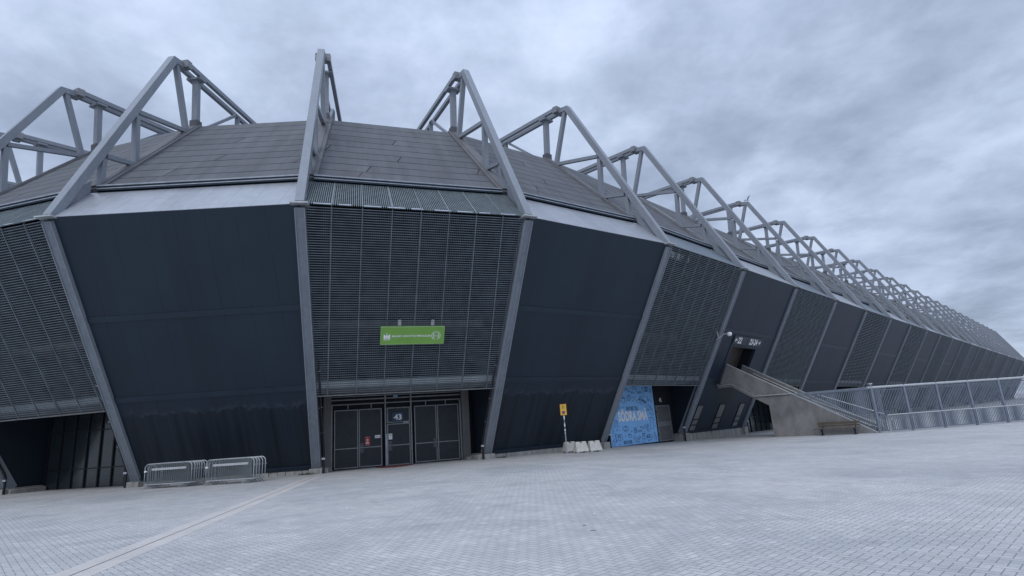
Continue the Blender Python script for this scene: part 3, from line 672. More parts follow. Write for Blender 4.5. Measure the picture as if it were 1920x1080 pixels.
def rrect(cx, cy, w, h, rot=0):
    c_, s_ = math.cos(R_(rot)), math.sin(R_(rot)); r = min(w, h) * .3; P_ = []
    for sx, sy, a0 in ((1, -1, -90), (1, 1, 0), (-1, 1, 90), (-1, -1, 180)):
        for j in range(4):
            a = R_(a0 + 30 * j); P_.append((sx * (w / 2 - r) + r * math.cos(a), sy * (h / 2 - r) + r * math.sin(a)))
    P_.append(P_[0]); return [(cx + x * c_ - y * s_, cy + x * s_ + y * c_) for x, y in P_]
D = MB(); S = lambda pts, w=6.0: stroke(D, pts, w)
def zig(x, y, dx, dy, n, amp):
    l = math.hypot(dx, dy); nx, ny = -dy / l * amp, dx / l * amp
    return [(x + dx * j / n + (nx if j % 2 else 0), y + dy * j / n + (ny if j % 2 else 0)) for j in range(n + 1)]
# bottles, drinks, sausages, scarves, flag, sun, stars and the rest of the doodles
S(rrect(235, 290, 42, 105)); S([(212, 262), (258, 258)], 16); S([(236, 235), (232, 205), (215, 180)])
S(zig(192, 240, 6, 85, 8, 10)); S(zig(285, 235, 4, 90, 8, 10))
S(rrect(328, 262, 42, 85)); S([(308, 222), (346, 218)], 22); S([(310, 262), (349, 258)]); S([(312, 290), (350, 286)])
S(ell(400, 285, 40, 45, 180, 350)); S(zig(380, 310, 55, -40, 5, 8))
S(ell(495, 310, 34, 28)); S(ell(520, 260, 14, 40, 0, 360, 25)); S([(500, 300), (530, 235)]); S(ell(515, 285, 8, 10), 8)
S(rrect(590, 305, 105, 30, 35)); S([(545, 275), (635, 330)], 12); S(rrect(580, 322, 90, 24, 35))
S([(520, 370), (540, 345), (565, 375)]); S([(540, 345), (538, 330)]); S([(598, 392), (612, 410)])
S([(290, 95), (320, 140), (370, 155), (425, 160)], 9); S([(330, 145), (325, 165)]); S([(372, 160), (368, 185), (385, 185), (390, 165)]); S([(412, 162), (412, 190)]); S([(285, 90), (300, 120), (280, 125)])
S(rrect(418, 85, 68, 38), 10); S([(452, 95), (462, 150), (500, 185), (535, 160)], 8); S(rrect(510, 160, 55, 30, -25), 7); S(zig(490, 165, 45, -18, 6, 6))
S(ell(235, 100, 38, 42, -70, 130), 8); S(zig(215, 80, 50, 30, 5, 14), 8)
S([(556, 90), (556, 220)]); S(ell(578, 225, 20, 25, 0, 180)); S([(598, 225), (575, 100)]); S([(545, 80), (580, 78)], 14); S([(495, 90), (512, 88)]); S([(340, 85), (356, 92)], 12)
S(ell(705, 105, 14, 18)); S([(700, 125), (706, 175)]); S([(692, 140), (720, 150)]); S(ell(710, 145, 10, 22, -60, 60))
S(ell(665, 290, 22, 12, 0, 360, 60)); S([(650, 240), (672, 290), (660, 305)], 8); S([(690, 275), (725, 305), (712, 325)], 9); S([(628, 235), (645, 255)]); S([(640, 215), (655, 235)]); S([(700, 225), (725, 240)])
S(ell(662, 410, 26, 45)); S(ell(665, 455, 12, 18)); S([(705, 370), (712, 470)]); S([(708, 400), (745, 440), (712, 455)]); S(zig(690, 490, 60, 35, 4, 18), 7); S([(735, 430), (762, 520), (748, 550)])
S([(160, 310), (180, 450)]); S([(142, 315), (162, 452), (180, 450)]); S([(142, 300), (160, 308)], 12); S([(100, 370), (95, 420), (108, 460)]); S(rrect(125, 472, 36, 44, -8)); S([(108, 478), (140, 472)])
S(ell(228, 400, 22, 18, 0, 180)); S([(212, 385), (214, 390)], 8); S([(240, 378), (244, 386)], 8); S([(195, 405), (200, 408)], 8); S([(212, 432), (216, 438)], 8)
S(ell(720, 600, 38, 22, 190, 350), 9); S([(698, 600), (712, 740)]); S([(745, 605), (768, 735)]); S(ell(740, 742, 28, 16, 0, 180)); S([(690, 625), (705, 635)]); S([(772, 720), (800, 715)]); S([(755, 605), (775, 625)])
S([(50, 650), (40, 695), (70, 690), (50, 650)], 6); S([(48, 700), (60, 840)]); S([(68, 698), (86, 835)]); S(ell(73, 838, 14, 12, 0, 180)); S([(52, 585), (88, 580)]); S([(58, 570), (66, 562)], 8)
S(rrect(118, 690, 44, 115, -3)); S([(98, 655), (140, 650)]); S([(99, 680), (141, 676)]); S([(100, 710), (142, 706)]); S(zig(102, 610, 36, 30, 3, 16))
S(ell(275, 768, 38, 40)); S([(250, 740), (300, 735)], 8); S([(275, 740), (278, 775)]); S([(250, 795), (305, 790)], 8)
for a in range(0, 360, 40): S([(275 + 48 * math.cos(R_(a)), 768 + 50 * math.sin(R_(a))), (275 + 64 * math.cos(R_(a)), 768 + 66 * math.sin(R_(a)))])
S(ell(436, 790, 26, 50)); S(ell(436, 770, 14, 14)); S(ell(440, 812, 14, 14)); S([(418, 790), (456, 788)])
def star(cx, cy, r): S([(cx + r * (1 if j % 2 == 0 else .42) * math.sin(R_(36 * j)), cy - r * (1 if j % 2 == 0 else .42) * math.cos(R_(36 * j))) for j in range(11)], 6)
star(494, 805, 22); star(536, 798, 22)
S([(515, 730), (560, 735), (600, 715), (612, 690)], 7); S([(515, 735), (560, 760), (610, 755), (625, 715)], 7); S([(540, 742), (545, 752)]); S([(570, 738), (576, 756)])
S(rrect(662, 750, 22, 130, -8)); S(ell(656, 700, 10, 12)); S([(630, 715), (645, 800)]); S([(700, 770), (712, 785)], 8)
S([(118, 800), (140, 780), (185, 800)]); S([(132, 782), (118, 808)]); S([(172, 712), (176, 735)], 7); S([(365, 740), (378, 745)]); S([(470, 725), (484, 710)]); S([(362, 800), (380, 795), (366, 818), (384, 812)]); S([(590, 805), (615, 822)])
S([(103, 845), (130, 995)], 9); S([(115, 860), (160, 868), (208, 852), (228, 940), (185, 968), (125, 950)], 7); S(rrect(168, 905, 42, 62, -6), 6); S([(150, 890), (186, 885)], 8); S([(152, 905), (188, 900)], 8)
S(rrect(342, 880, 48, 58, -35), 7); S([(325, 860), (345, 880)], 9); S([(340, 850), (358, 868)], 9); S([(262, 870), (272, 905)], 7)
S([(402, 890), (440, 960), (456, 992), (530, 905), (512, 880), (456, 930), (425, 870)], 7); S(zig(420, 920, 30, 45, 4, 8)); S(zig(470, 950, 50, -50, 5, 8))
S(rrect(580, 880, 46, 90)); S([(562, 850), (598, 848)], 14); S([(562, 885), (600, 882)], 10); S(rrect(582, 960, 38, 60)); S([(545, 950), (530, 948)]); S([(615, 940), (632, 935)])
S(ell(682, 900, 52, 46, -220, 110), 7); S([(655, 945), (668, 965), (690, 948)], 7)
S([(760, 850), (775, 830), (790, 860), (780, 940)], 7); S([(800, 850), (815, 920), (800, 960)], 7); S([(745, 880), (765, 885)]); S([(775, 815), (790, 830)], 9)
S([(75, 975), (92, 935), (98, 925)], 8); S(ell(85, 1010, 20, 38)); S([(55, 885), (80, 880)]); S([(60, 900), (78, 898)]); S(zig(160, 1010, 45, 15, 4, 10)); S([(405, 975), (410, 990)], 9); S([(480, 985), (505, 965), (515, 985), (490, 990)])
D.build('doodles', M_NAVY, ban)
def ptext(txt, x0, y0, x1, y1, h, mat, bold, name='lettering'):
    a, b = pm(x0, y0), pm(x1, y1); text_obj(txt, a, uc, Z, (b - a).dot(uc), h, mat, ban, name, bold, .004)
ptext('ENTRÉ TILL', 290, 468, 494, 457, .36, M_BLACK, .015)
ptext('SÖDRA SMÅ', 160, 655, 662, 627, .98, M_WHITE, .040)
ptext('KUL', 640, 918, 712, 912, .22, M_NAVY, .05)
ptext('EUD SUE!', 245, 1020, 384, 1005, .26, M_NAVY, .04)
ptext('SIDE', 600, 102, 664, 98, .17, M_NAVY, .06); ptext('BEST', 606, 150, 668, 146, .17, M_NAVY, .06)
d45 = thing('entrance_door', 'grey metal double panel door right of the blue banner under number 45', 'door', bp_(9.3, -.3, 0))
dl = bbox(bbox(MB(), 8.42, 10.30, 1.36, 2.56, -.02, .03), 8.42, 10.30, -.10, 1.00, -.02, .03).build('door_panel', M_DOOR, d45)
db = MB()
for a in ((8.27, 8.42, -.18, 2.68), (10.30, 10.44, -.18, 2.68), (8.42, 10.30, 2.56, 2.68), (8.42, 10.30, 1.0, 1.08), (8.42, 10.30, 1.28, 1.36), (8.42, 10.30, -.18, -.10)): bbox(db, *a, .0, .09)
db.build('door_frame', M_GFRAME, d45); bbox(MB(), 8.42, 10.30, 1.08, 1.28, -.02, .05).build('lock_rail', M_GFRAME, d45)
hb = MB()
for z_ in (.3, 2.1): bbox(hb, 8.25, 8.31, z_, z_ + .16, .09, .12); bbox(hb, 10.41, 10.47, z_, z_ + .16, .09, .12)
hb.build('hinge', M_DARKF, d45)
n45 = thing('number_plate', 'small white number 45 on the dark wall above the grey door', 'sign', bp_(9.25, 2.9, 0))
bbox(MB(), 8.98, 9.55, 2.88, 3.34, -.04, -.01).build('plate', M_DARKF, n45)
text_obj('45', bp_(9.07, 2.94, -.01), uc, Z, .36, .34, M_WHITE, n45, 'numerals', .02)
bbox(MB(), 8.15, 13.5, PZ0 - .1, 4.3, -.20, -.06).build('side_wall', M_DARK, stad)
bbox(MB(), -.4, .8, -.3, 2.6, -.06, .0).build('side_door', M_DOOR, stad); sd_ = MB()
for a in ((.8, .9, -.3, 2.7), (-.4, .8, 2.6, 2.7), (-.4, .8, 1.2, 1.3), (-.4, .8, -.3, -.2)): bbox(sd_, *a, -.02, .05)
sd_.build('door_frame', M_GFRAME, stad)
# torn scarf banner with broken letters behind the grating
p3 = PA[3]
sb = thing('torn_banner', 'torn grey banner with broken white letters behind the grating top corner', 'banner', onp(p3, 1.6, .8, -.1))
pbox(p3, MB(), .25, 2.35, .36, .86, -.10, -.07).build('cloth', simple('grey_cloth', (.085, .085, .085), .8), sb)
text_obj('L', onp(p3, .30, .78, -.055), p3.u, -p3.w, .18, .38, M_WHITE, sb, 'lettering', .02)
text_obj('TOU', onp(p3, .55, .80, -.055), p3.u, -p3.w, .62, .42, M_WHITE, sb, 'lettering', .05)
text_obj('J', onp(p3, 1.25, .80, -.055), p3.u, -p3.w, .18, .40, M_WHITE, sb, 'lettering', .02)
text_obj('R', onp(p3, 1.60, .82, -.055), p3.u, -p3.w, .34, .42, M_WHITE, sb, 'lettering', .03)
text_obj("'", onp(p3, 2.15, .58, -.055), p3.u, -p3.w, .14, .14, M_WHITE, sb, 'lettering', .02)
text_obj('S', onp(p3, 2.95, .80, -.055), p3.u, -p3.w, .26, .34, M_WHITE, sb, 'lettering', .03)

# ------------------------------------------------------------------ door, signs and windows in the solid bay beside the stair
p4 = PA[4]
sh = pbox(p4, MB(), 2.9, 8.1, 6.3, 10.2, -1.05, -1.0).build('roller_shutter', M_SHUT, stad)
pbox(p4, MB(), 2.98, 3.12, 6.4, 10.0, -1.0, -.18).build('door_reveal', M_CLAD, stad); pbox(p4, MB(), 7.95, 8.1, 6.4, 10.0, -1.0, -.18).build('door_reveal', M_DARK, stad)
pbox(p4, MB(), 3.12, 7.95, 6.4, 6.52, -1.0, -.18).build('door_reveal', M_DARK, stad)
df = MB()
for a in ((2.76, 3.11, 6.25, 9.9), (7.96, 8.32, 6.25, 9.9), (3.11, 7.96, 6.25, 6.51)): pbox(p4, df, *a, .0, .05)
df.build('door_surround', M_CLAD, stad)
MB().hexa([onp(p4, 3.0, 9.95, 0), onp(p4, 8.0, 9.95, 0), onp(p4, 8.0, 9.95, 0) + nrm(4) * 1.4, onp(p4, 3.0, 9.95, 0) + nrm(4) * 1.4], (0, 0, -.2)).build('door_sill', M_CONC, stad)
M_SGN = simple('dark_grey_sign', (.045, .052, .065), .5, 0, .1, 3)
for u0, u1, tx, a, b, lab in ((2.80, 5.42, '22', 3.55, 4.32, 'dark sign with white left arrow and 22 above the upper door'), (5.50, 8.60, '23-24', 5.95, 7.55, 'dark sign with 23-24 and white right arrow above the upper door')):
    sgn_ = thing('direction_sign', lab, 'sign', onp(p4, (u0 + u1) / 2, 6.2, .1), 0, 'direction signs above the upper door')
    pbox(p4, MB(), u0, u1, 5.47, 6.23, .05, .11).build('sign_board', M_SGN, sgn_)
    text_obj(tx, onp(p4, a, 6.13, .112), p4.u, -p4.w, b - a, .56, M_WHITE, sgn_, 'numerals', .035)
    ar = MB(); x = 3.00 if tx == '22' else 8.25; s = 1 if tx == '22' else -1
    e = lambda X, Y: onp(p4, x + s * X, 5.85 - Y, .118)
    ar.poly([e(.06, -.045), e(.45, -.045), e(.45, .045), e(.06, .045)]); ar.poly([e(0, 0), e(.20, .19), e(.27, .15), e(.10, 0)]); ar.poly([e(0, 0), e(.10, 0), e(.27, -.15), e(.20, -.19)])
    ar.build('arrow', M_WHITE, sgn_)
for u0, u1 in ((.98, 1.95), (5.05, 6.18), (9.25, 10.30)):
    wf = MB()
    for a in ((u0 - .1, u1 + .1, 11.84, 11.95), (u0 - .1, u1 + .1, 13.17, 13.26), (u0 - .1, u1 + .1, 13.69, 13.80), (u0 - .1, u1 + .1, 14.36, 14.44), (u0 - .1, u0, 11.95, 14.36), (u1, u1 + .1, 11.95, 14.36)): pbox(p4, wf, *a, -.02, .05)
    w_ = wf.build('window', M_DARKF, stad)
    for a, b in ((11.95, 13.17), (13.26, 13.69), (13.80, 14.36)): pbox(p4, MB(), u0, u1, a, b, -.01, .02).build('pane', M_GLASS, w_)
cm = thing('security_camera', 'white security camera on a forked bracket at the column beside the direction signs', 'camera', onp(p4, .05, 5.85, .1))
c0 = onp(p4, -.25, 5.9, .2)
MB().tube([onp(p4, -.3, 6.1, .1), c0 + V((0, 0, .05)), c0 + V((-.12, -.18, .62))], .05, 8).build('bracket', M_RAILL, cm)
MB().tube([c0, c0 + V((.35, -.30, .28)), c0 + V((.62, -.48, .26))], .05, 8).build('arm', M_RAILL, cm)
hp = c0 + V((.72, -.55, .22)); MB().tube([hp + V((0, 0, .16)), hp + V((0, 0, .12)), hp + V((0, 0, -.02)), hp + V((0, 0, -.12)), hp + V((0, 0, -.17))], [.05, .17, .20, .15, .05], 12).build('dome', M_WHITE, cm)

# ------------------------------------------------------------------ concrete stair
SO = V((17.82, 49.54, 0)); so_ = V((.72, -.70, 0)).normalized(); sn = V((.70, .72, 0)).normalized(); SW = 3.4
def st(s, z, o=0.): return SO + so_ * s + sn * o + V((0, 0, z))
stair = thing('concrete_staircase', 'raw concrete outdoor staircase with steel rails climbing to the upper door', 'staircase', st(5, -.4, 1.7))
top = lambda s: 5.72 - .600 * s
side = [(0.03, 5.72), (10.35, top(10.35)), (10.35, -.75), (3.03, -.75), (3.03, 2.02), (1.89, 2.72), (.27, 3.80), (-.95, 3.77)]
M_CONCS = streaky('stair_concrete', (.250, .247, .243), (.130, .130, .130), .85, .85, (.9, .9, .55))
MB().prism([st(s, z, 0) for s, z in side], sn * .2).build('parapet', M_CONCS, stair, .015)
MB().prism([st(s, z, SW - .2) for s, z in side], sn * .2).build('parapet', M_CONCS, stair, .015)
prof = [(-.90, 4.40), (1.0, 4.40)]; nst = 27; rise = 4.83 / nst; run = 8.9 / nst
for k in range(nst): prof += [(1.0 + run * k, 4.40 - rise * (k + 1)), (1.0 + run * (k + 1), 4.40 - rise * (k + 1))]
prof += [(10.0, -.75), (3.10, -.75), (3.10, 2.08), (1.92, 2.82), (.30, 3.86), (-.90, 3.83)]
MB().prism([st(s, z, .2) for s, z in prof], sn * (SW - .4)).build('stair_flight', M_CONC, stair)
lb = MB()
for a, b in (((-1.0, 3.86), (.28, 3.90)), ((.25, 3.89), (1.90, 2.82))): lb.bar(st(*a, -.03), st(*b, -.03), sn, .10, .20)
lb.build('soffit_lip', M_CONCP, stair)
for a, b in (((-1.0, 3.98), (.28, 4.02)), ((.25, 4.01), (1.92, 2.93))): MB().bar(st(*a, -.05), st(*b, -.05), sn, .04, .035).build('edge_trim', M_RAILL, stair)
MB().bar(st(1.9, 2.86, -.05), st(4.85, 2.80, -.05), sn, .09, .07).build('side_rail', M_RAILL, stair)
for o in (.1, SW - .1):
    MB().bar(st(.0, 5.76, o), st(10.3, top(10.3) + .04, o), sn, .16, .05).build('parapet_cap', M_RAILL, stair)
MB().tube([st(1.2, top(1.2) - .22, .30), st(9.9, top(9.9) + .25, .30)], .03, 8).build('handrail', M_RAILL, stair)
for dz in (-.28, -.62): MB().tube([st(.9, top(.9) + dz, SW - .32), st(5.6, top(5.6) + dz, SW - .32), st(10.0, top(10.0) + dz + .55, SW - .32)], .032, 8).build('handrail', M_RAILL, stair)
MB().tube([st(5.2, top(5.2) + .25, SW - .1), st(10.2, top(10.2) + 1.15, SW - .1)], .05, 8).build('handrail', M_GALV, stair)
nz = MB()
for k in range(nst): nz.bar(st(1.0 + run * k - .0, 4.405 - rise * k, .22), st(1.0 + run * k, 4.405 - rise * k, SW - .25), so_, .05, .012)
nz.build('step_nosing', M_GALV, stair)
for o in (.1, SW - .1):
    sc = MB(); s = 5.15
    while s < 10.2:
        b = top(s) + .06
        if 2.62 - b > .12: sc.bar(st(s, b, o), st(s, 2.66, o), so_, .045, .035)
        s += .125
    sc.bar(st(4.95, 2.72, o), st(10.3, 2.72, o), sn, .13, .15)
    sc.build('side_screen', M_FENCE, stair)
ck = MB()
for s0, s1, z0, z1 in ((7.6, 8.2, .9, 1.5),): ck.bar(st(5.3, 1.1 + .9, .45), st(7.2, 2.6, .45), sn, .03, .05)
ck.build('diagonal_brace', M_FENCE, stair)
# steel fence running away from the foot of the stair
fo = st(10.42, 0, -.02)
fd = V((.985, .17, 0)).normalized(); fnv = V((-fd.y, fd.x, 0))
def ff(k, z, o=0.): return fo + fd * k + fnv * o + V((0, 0, z))
fen = thing('steel_fence', 'tall blue grey steel bar fence with a round top rail beyond the stair foot', 'fence', ff(0, -.45))
for k in range(0, 12):
    MB().bar(ff(k * 2.7, -.6), ff(k * 2.7, 2.95 if k == 0 else 2.80), fnv, .14, .14).build('post', M_FENCE, fen)
    if k == 0: MB().box((-.12, -.12, 0), (.12, .12, .08)).build('post_cap', M_RAILL, fen).location = ff(0, 2.95)
    if k < 11:
        pn = MB(); x = k * 2.7 + .16
        while x < (k + 1) * 2.7 - .1: pn.bar(ff(x, -.36), ff(x, 2.62), fd, .042, .03); x += .13
        pn.bar(ff(k * 2.7 + .07, -.34), ff(k * 2.7 + 2.63, -.34), fnv, .05, .06); pn.build('fence_panel', M_FENCE, fen)
MB().tube([ff(-.3, 2.72), ff(31, 2.72)], .085, 10).build('top_rail', M_RAILL, fen)
MB().tube([ff(.0, 2.50, .08), ff(31, 2.50, .08)], .03, 6).build('lower_rail', M_FENCE, fen)
gt_ = thing('low_railing', 'low blue grey bar railing standing in front of the tall fence', 'railing', ff(3, -.45, -.6))
MB().tube([ff(.5, -.45, -.45), ff(.5, .74, -.45), ff(14, .74, -.45), ff(14, -.45, -.45)], .04, 8).build('frame', M_RAILL, gt_)
lo = MB(); x = .65
while x < 13.9: lo.bar(ff(x, -.36, -.45), ff(x, .72, -.45), fd, .035, .03); x += .14
lo.bar(ff(.5, -.34, -.45), ff(14, -.34, -.45), fnv, .04, .04); lo.build('bars', M_FENCE, gt_)
# bicycle rack hoops behind the fence
for k in range(4):
    h_ = MB().tube([ff(2.0 + k * .9, -.46, 2.0), ff(2.0 + k * .9, .30, 2.0), ff(2.0 + k * .9, .38, 2.1), ff(2.0 + k * .9, .38, 2.7), ff(2.0 + k * .9, .30, 2.8), ff(2.0 + k * .9, -.46, 2.8)], .03, 8).build('bike_hoop', M_GALV)
    tag(h_, 'galvanised bicycle hoop standing in a row behind the bar fence', 'bike rack', 'bicycle hoops behind the fence')

# ------------------------------------------------------------------ bench
bo = st(7.95, -.43, -.75)
bench = thing('park_bench', 'weathered brown timber bench with black legs in front of the concrete stair', 'bench', bo, math.atan2(so_.y, so_.x))
def bl(mb, lo, hi): return mb.box(lo, hi)
for y0, y1, z0, z1 in ((.30, .34, .74, .92),): bl(MB(), (-1.42, y0, z0), (1.42, y1, z1)).build('back_slat', M_WOOD, bench, .006, True)
bl(MB(), (-1.42, .31, .60), (1.42, .345, .70)).build('back_slat', M_WOOD, bench, .006, True)
for y0 in (-.32, -.15, .02): bl(MB(), (-1.58, y0, .44), (1.42, y0 + .145, .485)).build('seat_slat', M_WOOD, bench, .006, True)
for x in (-1.1, 1.1):
    MB().box((x - .045, -.04, .0), (x + .045, .06, .43)).build('leg', M_DARKF, bench, 0, True)
    MB().box((x - .05, -.28, .0), (x + .05, .34, .04)).build('leg_foot', M_DARKF, bench, 0, True)
    MB().box((x - .04, -.30, .40), (x + .04, .30, .44)).build('seat_bearer', M_DARKF, bench, 0, True)
    MB().hexa([(x - .03, .34, .40), (x + .03, .34, .40), (x + .03, .37, .90), (x - .03, .37, .90)], (0, .04, 0)).build('back_support', M_DARKF, bench, 0, True)

# ------------------------------------------------------------------ street sign
sg = thing('parking_sign', 'yellow and orange parking prohibition sign on a thin stickered pole', 'street sign', (2.61, 36.21, -.07))
def sl_(x, z, d=0.): return V((2.61 + x, 36.21 - d, z - .0))
pole = MB().tube([sl_(0, -.1), sl_(.02, 2.35)], .034, 10).build('pole', M_GALV, sg)
for z0, z1, m_ in ((2.0, 2.2, M_WHITE), (1.82, 1.90, M_RBLUE), (1.55, 1.72, M_WHITE), (1.42, 1.50, M_NAVY), (1.28, 1.40, M_WHITE), (1.13, 1.17, M_WHITE), (1.92, 1.97, M_GALV)):
    MB().tube([sl_(z0 * .009, z0), sl_(z1 * .009, z1)], .037, 10).build('sticker', m_, pole)
MB().box((2.61 - .19, 36.15, 2.22), (2.61 + .21, 36.17, 2.90)).build('sign_board', M_ORA, sg, .01)
MB().box((2.61 - .165, 36.145, 2.245), (2.61 + .185, 36.16, 2.875)).build('sign_face', M_YEL, sg)
rx, rz_, ry = V((1, 0, 0)), V((0, 0, 1)), 0
cc = V((2.62, 36.138, 2.395)); ring(MB(), cc, rx, rz_, 0, .095, 0, 360, 24).build('roundel', M_RBLUE, sg)
rg = ring(MB(), cc + V((0, -.003, 0)), rx, rz_, .075, .10, 0, 360, 24); rg.poly([cc + V((-.075, -.004, .055)), cc + V((-.055, -.004, .075)), cc + V((.075, -.004, -.055)), cc + V((.055, -.004, -.075))]); rg.build('roundel_ring', M_RED, sg)
text_obj('Lastp-', V((2.52, 36.14, 2.74)), rx, rz_, .20, .075, M_BLACK, sg, 'lettering', .02)
text_obj('plats', V((2.52, 36.14, 2.62)), rx, rz_, .20, .080, M_BLACK, sg, 'lettering', .02)

# ------------------------------------------------------------------ white plastic barrier blocks
def block(label, x, y, rz):
    t_ = thing('barrier_block', label, 'barrier block', (x, y, zg(x)), rz, 'white plastic barrier blocks by the wall')
    mb = MB(); L, w0, w1, h0, h = .86, .27, .085, .075, .66
    def sec(xx, hh): f_ = (hh - h0) / (h - h0); ww = w0 + (w1 - w0) * f_; return ww
    for x0, x1, hh in ((0, .36, h), (.36, .50, h - .10), (.50, L, h)):
        e0 = .07 if x0 == 0 else 0; e1 = .07 if x1 == L else 0; ww = sec(0, hh)
        q = [(x0, -w0, h0), (x1, -w0, h0), (x1 - e1, -ww, hh), (x0 + e0, -ww, hh)]; r_ = [(x0, w0, h0), (x1, w0, h0), (x1 - e1, ww, hh), (x0 + e0, ww, hh)]
        n = len(mb.v); mb.v += [V(p) for p in q + r_]
        for f in ((0, 1, 2, 3), (7, 6, 5, 4), (0, 4, 5, 1), (1, 5, 6, 2), (2, 6, 7, 3), (3, 7, 4, 0)): mb.f.append(tuple(n + a for a in f)); mb.uv.append([(0, 0)] * 4)
    mb.build('body', M_PLAST, t_, .018, True)
    for fx in (.10, .76): MB().box((fx - .05, -w0 + .02, 0), (fx + .05, -w0 + .14, h0)).build('foot', M_PLAST, t_, .01, True); MB().box((fx - .05, w0 - .14, 0), (fx + .05, w0 - .02, h0)).build('foot', M_PLAST, t_, .01, True)
    MB().tube([(.43, 0, h - .10), (.43, 0, h - .05)], .05, 8).build('fill_cap', M_GALV, t_, 0, True); return t_
block('dirty white plastic barrier block half hidden behind the sign pole', 2.55, 37.65, R_(28))
block('scuffed white barrier block in front, just right of the sign pole', 3.12, 36.45, R_(24))
block('white barrier block at the right end of the short row', 4.02, 37.0, R_(24))

# ------------------------------------------------------------------ crowd barriers in two stacks
def crowd(label, group, plate):
    t_ = thing('crowd_barrier', label, 'crowd barrier', (0, 0, 0), 0, group); L = 2.50; r = .20; z0, z1 = .20, 1.17; P_ = []
    for cx, cz, a0 in ((L - r, z1 - r, 0), (r, z1 - r, 90)):
        for j in range(6): a = R_(a0 + 18 * j); P_.append((cx + r * math.cos(a), 0, cz + r * math.sin(a)))
    P_ += [(0, 0, z0), (L, 0, z0)]
    MB().tube(P_, .028, 8, True).build('frame', M_GALV, t_, 0, True)
    bs_ = MB(); x = .12
    while x < L - .08: bs_.tube([(x, 0, z0), (x, 0, z1 - .01 - (.06 if x < .2 or x > L - .2 else 0))], 0.0115, 5); x += .105
    bs_.build('bars', M_GALVD, t_, 0, True)
    for x in (.18, 2.15):
        MB().bar((x, 0, z0 + .02), (x - .12, -.28, .02), (1, 0, 0), .055, .012).bar((x, 0, z0 + .02), (x + .12, .28, .02), (1, 0, 0), .055, .012).build('foot', M_GALV, t_, 0, True)
    MB().tube([(L + .01, 0, .85), (L + .07, 0, .85), (L + .07, 0, .80)], .01, 6).build('hook', M_GALV, t_, 0, True)
    if plate:
        MB().box((.38, -.032, .86), (2.22, -.022, .965)).build('name_strip', M_RAILL, t_, 0, True)
        MB().box((-.03, -.03, .80), (.10, .03, .86)).build('clip_band', M_WHITE, t_, 0, True)
    return t_
ords = ['frontmost', 'second', 'third', 'fourth', 'fifth', 'sixth', 'seventh', 'eighth']
for sname, x, y, rz, n, dep, a_ in (('left', -18.72, 29.30, R_(-7), 7, .15, 'crowd barriers stacked on the left'), ('right', -15.38, 28.72, R_(-8), 5, .19, 'crowd barriers stacked on the right')):
    first = None; base = None
    for k in range(n):
        d_ = V((-math.sin(rz), math.cos(rz), 0)) * dep * k + V((math.cos(rz), math.sin(rz), 0)) * (.03 * k + random.uniform(-.02, .03)); rr = rz + random.uniform(-.006, .006)
        lab = 'galvanised crowd barrier, %s from the front in the %s stack' % (ords[k], sname) if k else 'galvanised crowd barrier with a pale name strip, frontmost in the %s stack' % sname
        if k == 0: o = crowd(lab, a_, True); o.location = (x, y, 0); o.rotation_euler = (0, 0, rr)
        elif k == 1: base = crowd(lab, a_, False); base.location = V((x, y, 0)) + d_; base.rotation_euler = (0, 0, rr)
        else: dup(base, V((x, y, 0)) + d_, rr, lab)

# ------------------------------------------------------------------ gull above the sixth truss
gl_ = thing('gull', 'grey and white gull with raised wings flying just above a roof truss tip', 'bird', (29.57, 66.17, 26.85), R_(200))
def ellb(mb, c, rx_, ry_, rz_, k=10, m_=6):
    pts = [V((c[0] + rx_ * math.cos(math.pi * a / m_), c[1], c[2])) for a in range(m_ + 1)]
    return mb.tube(pts, [max(ry_ * math.sin(math.pi * a / m_), .003) for a in range(m_ + 1)], k)
bd = MB(); bd.tube([(.30, 0, .03), (.24, 0, .04), (.17, 0, .035), (.08, 0, 0), (-.08, 0, -.01), (-.20, 0, 0), (-.32, 0, .01)], [.012, .042, .05, .075, .075, .045, .012], 10)
bd.build('body', M_GULLW, gl_, 0, True)
MB().hexa([(-.24, -.03, .0), (-.40, -.075, .01), (-.40, .075, .01), (-.24, .03, .0)], (0, 0, .012)).build('tail', M_GULLW, gl_, 0, True)
MB().tube([(.29, 0, .03), (.36, 0, .015)], [.012, .004], 6).build('beak', M_BEAK, gl_, 0, True)
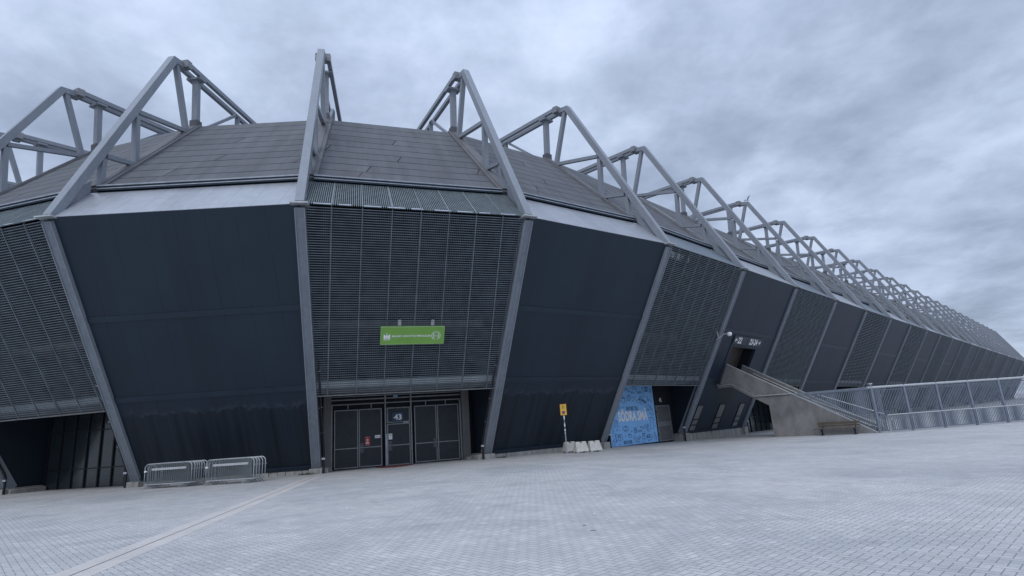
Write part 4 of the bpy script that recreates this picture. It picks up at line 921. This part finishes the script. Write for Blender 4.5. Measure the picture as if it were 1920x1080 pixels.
for s in (-1, 1):
    zt = .34 if s > 0 else .10
    pts = [(.08, .05 * s, .04), (.10, .28 * s, .04 + zt * .7), (.02, .58 * s, .04 + zt * (1.0 if s > 0 else .5)), (-.04, .57 * s, .04 + zt * (1.0 if s > 0 else .5)), (-.07, .28 * s, .03 + zt * .68), (-.10, .05 * s, .03)]
    MB().prism(pts[:2] + pts[4:], (0, 0, .014)).prism(pts[1:5], (0, 0, .012)).build('wing', M_GULLG, gl_, 0, True)

# ------------------------------------------------------------------ weeds at the plinth, litter on the paving
def weeds(label, x, y, n, r, h):
    mb = MB()
    for _ in range(n):
        a, q = random.uniform(0, 6.28), r * math.sqrt(random.random()); px, py = x + q * math.cos(a), y + q * .5 * math.sin(a); b = random.uniform(0, 6.28); hh = h * random.uniform(.4, 1); l = random.uniform(.02, .06)
        dx, dy = .012 * math.cos(b), .012 * math.sin(b); z = zg(px)
        mb.poly([(px - dx, py - dy, z), (px + dx, py + dy, z), (px + dx * .6 + l, py + dy + l * .4, z + hh * .7), (px + l * 1.6, py - l, z + hh)])
    return tag(mb.build('weed_tuft', M_WEED), label, 'weeds')
fw1, fw2 = fp(1, 6.9, 0), fp(2, 7.1, 0)
weeds('small green weeds growing at the concrete foot left of the gate', fw1.x - .45, fw1.y, 90, .5, .14)
weeds('few green weeds at the plinth right of the gate', fw2.x + .75, fw2.y + .05, 60, .3, .14)
for k, (x, y) in enumerate([(1.24, 11.46), (1.36, 10.71), (3.26, 11.58), (-9.36, 17.88), (-3.79, 8.99), (-4.45, 14.93), (5.2, 14.6)]):
    mb = MB(); c = V((x, y, zg(x) + .006)); a = random.uniform(0, 3.1); u_ = V((math.cos(a), math.sin(a), 0)); v_ = V((-math.sin(a), math.cos(a), 0)); s = random.uniform(.015, .032)
    mb.hexa([c - u_ * s, c + v_ * s * .6, c + u_ * s + Z * .006, c - v_ * s * .5], (0, 0, .004))
    tag(mb.build('litter_scrap', M_WHITE), 'tiny white scrap of litter lying on the grey paving', 'litter', 'white litter scraps on the paving')
for k, (x, y, l) in enumerate([(.92, 10.23, .025), (1.0, 9.70, .045)]):
    tag(MB().tube([(x - l, y, zg(x) + .008), (x, y + .01, zg(x) + .012), (x + l, y, zg(x) + .008)], .004, 5).build('twig', M_TYRE), 'short dark twig lying on the paving, %s' % ('the stubbier piece' if k == 0 else 'the longer thinner piece'), 'twig')
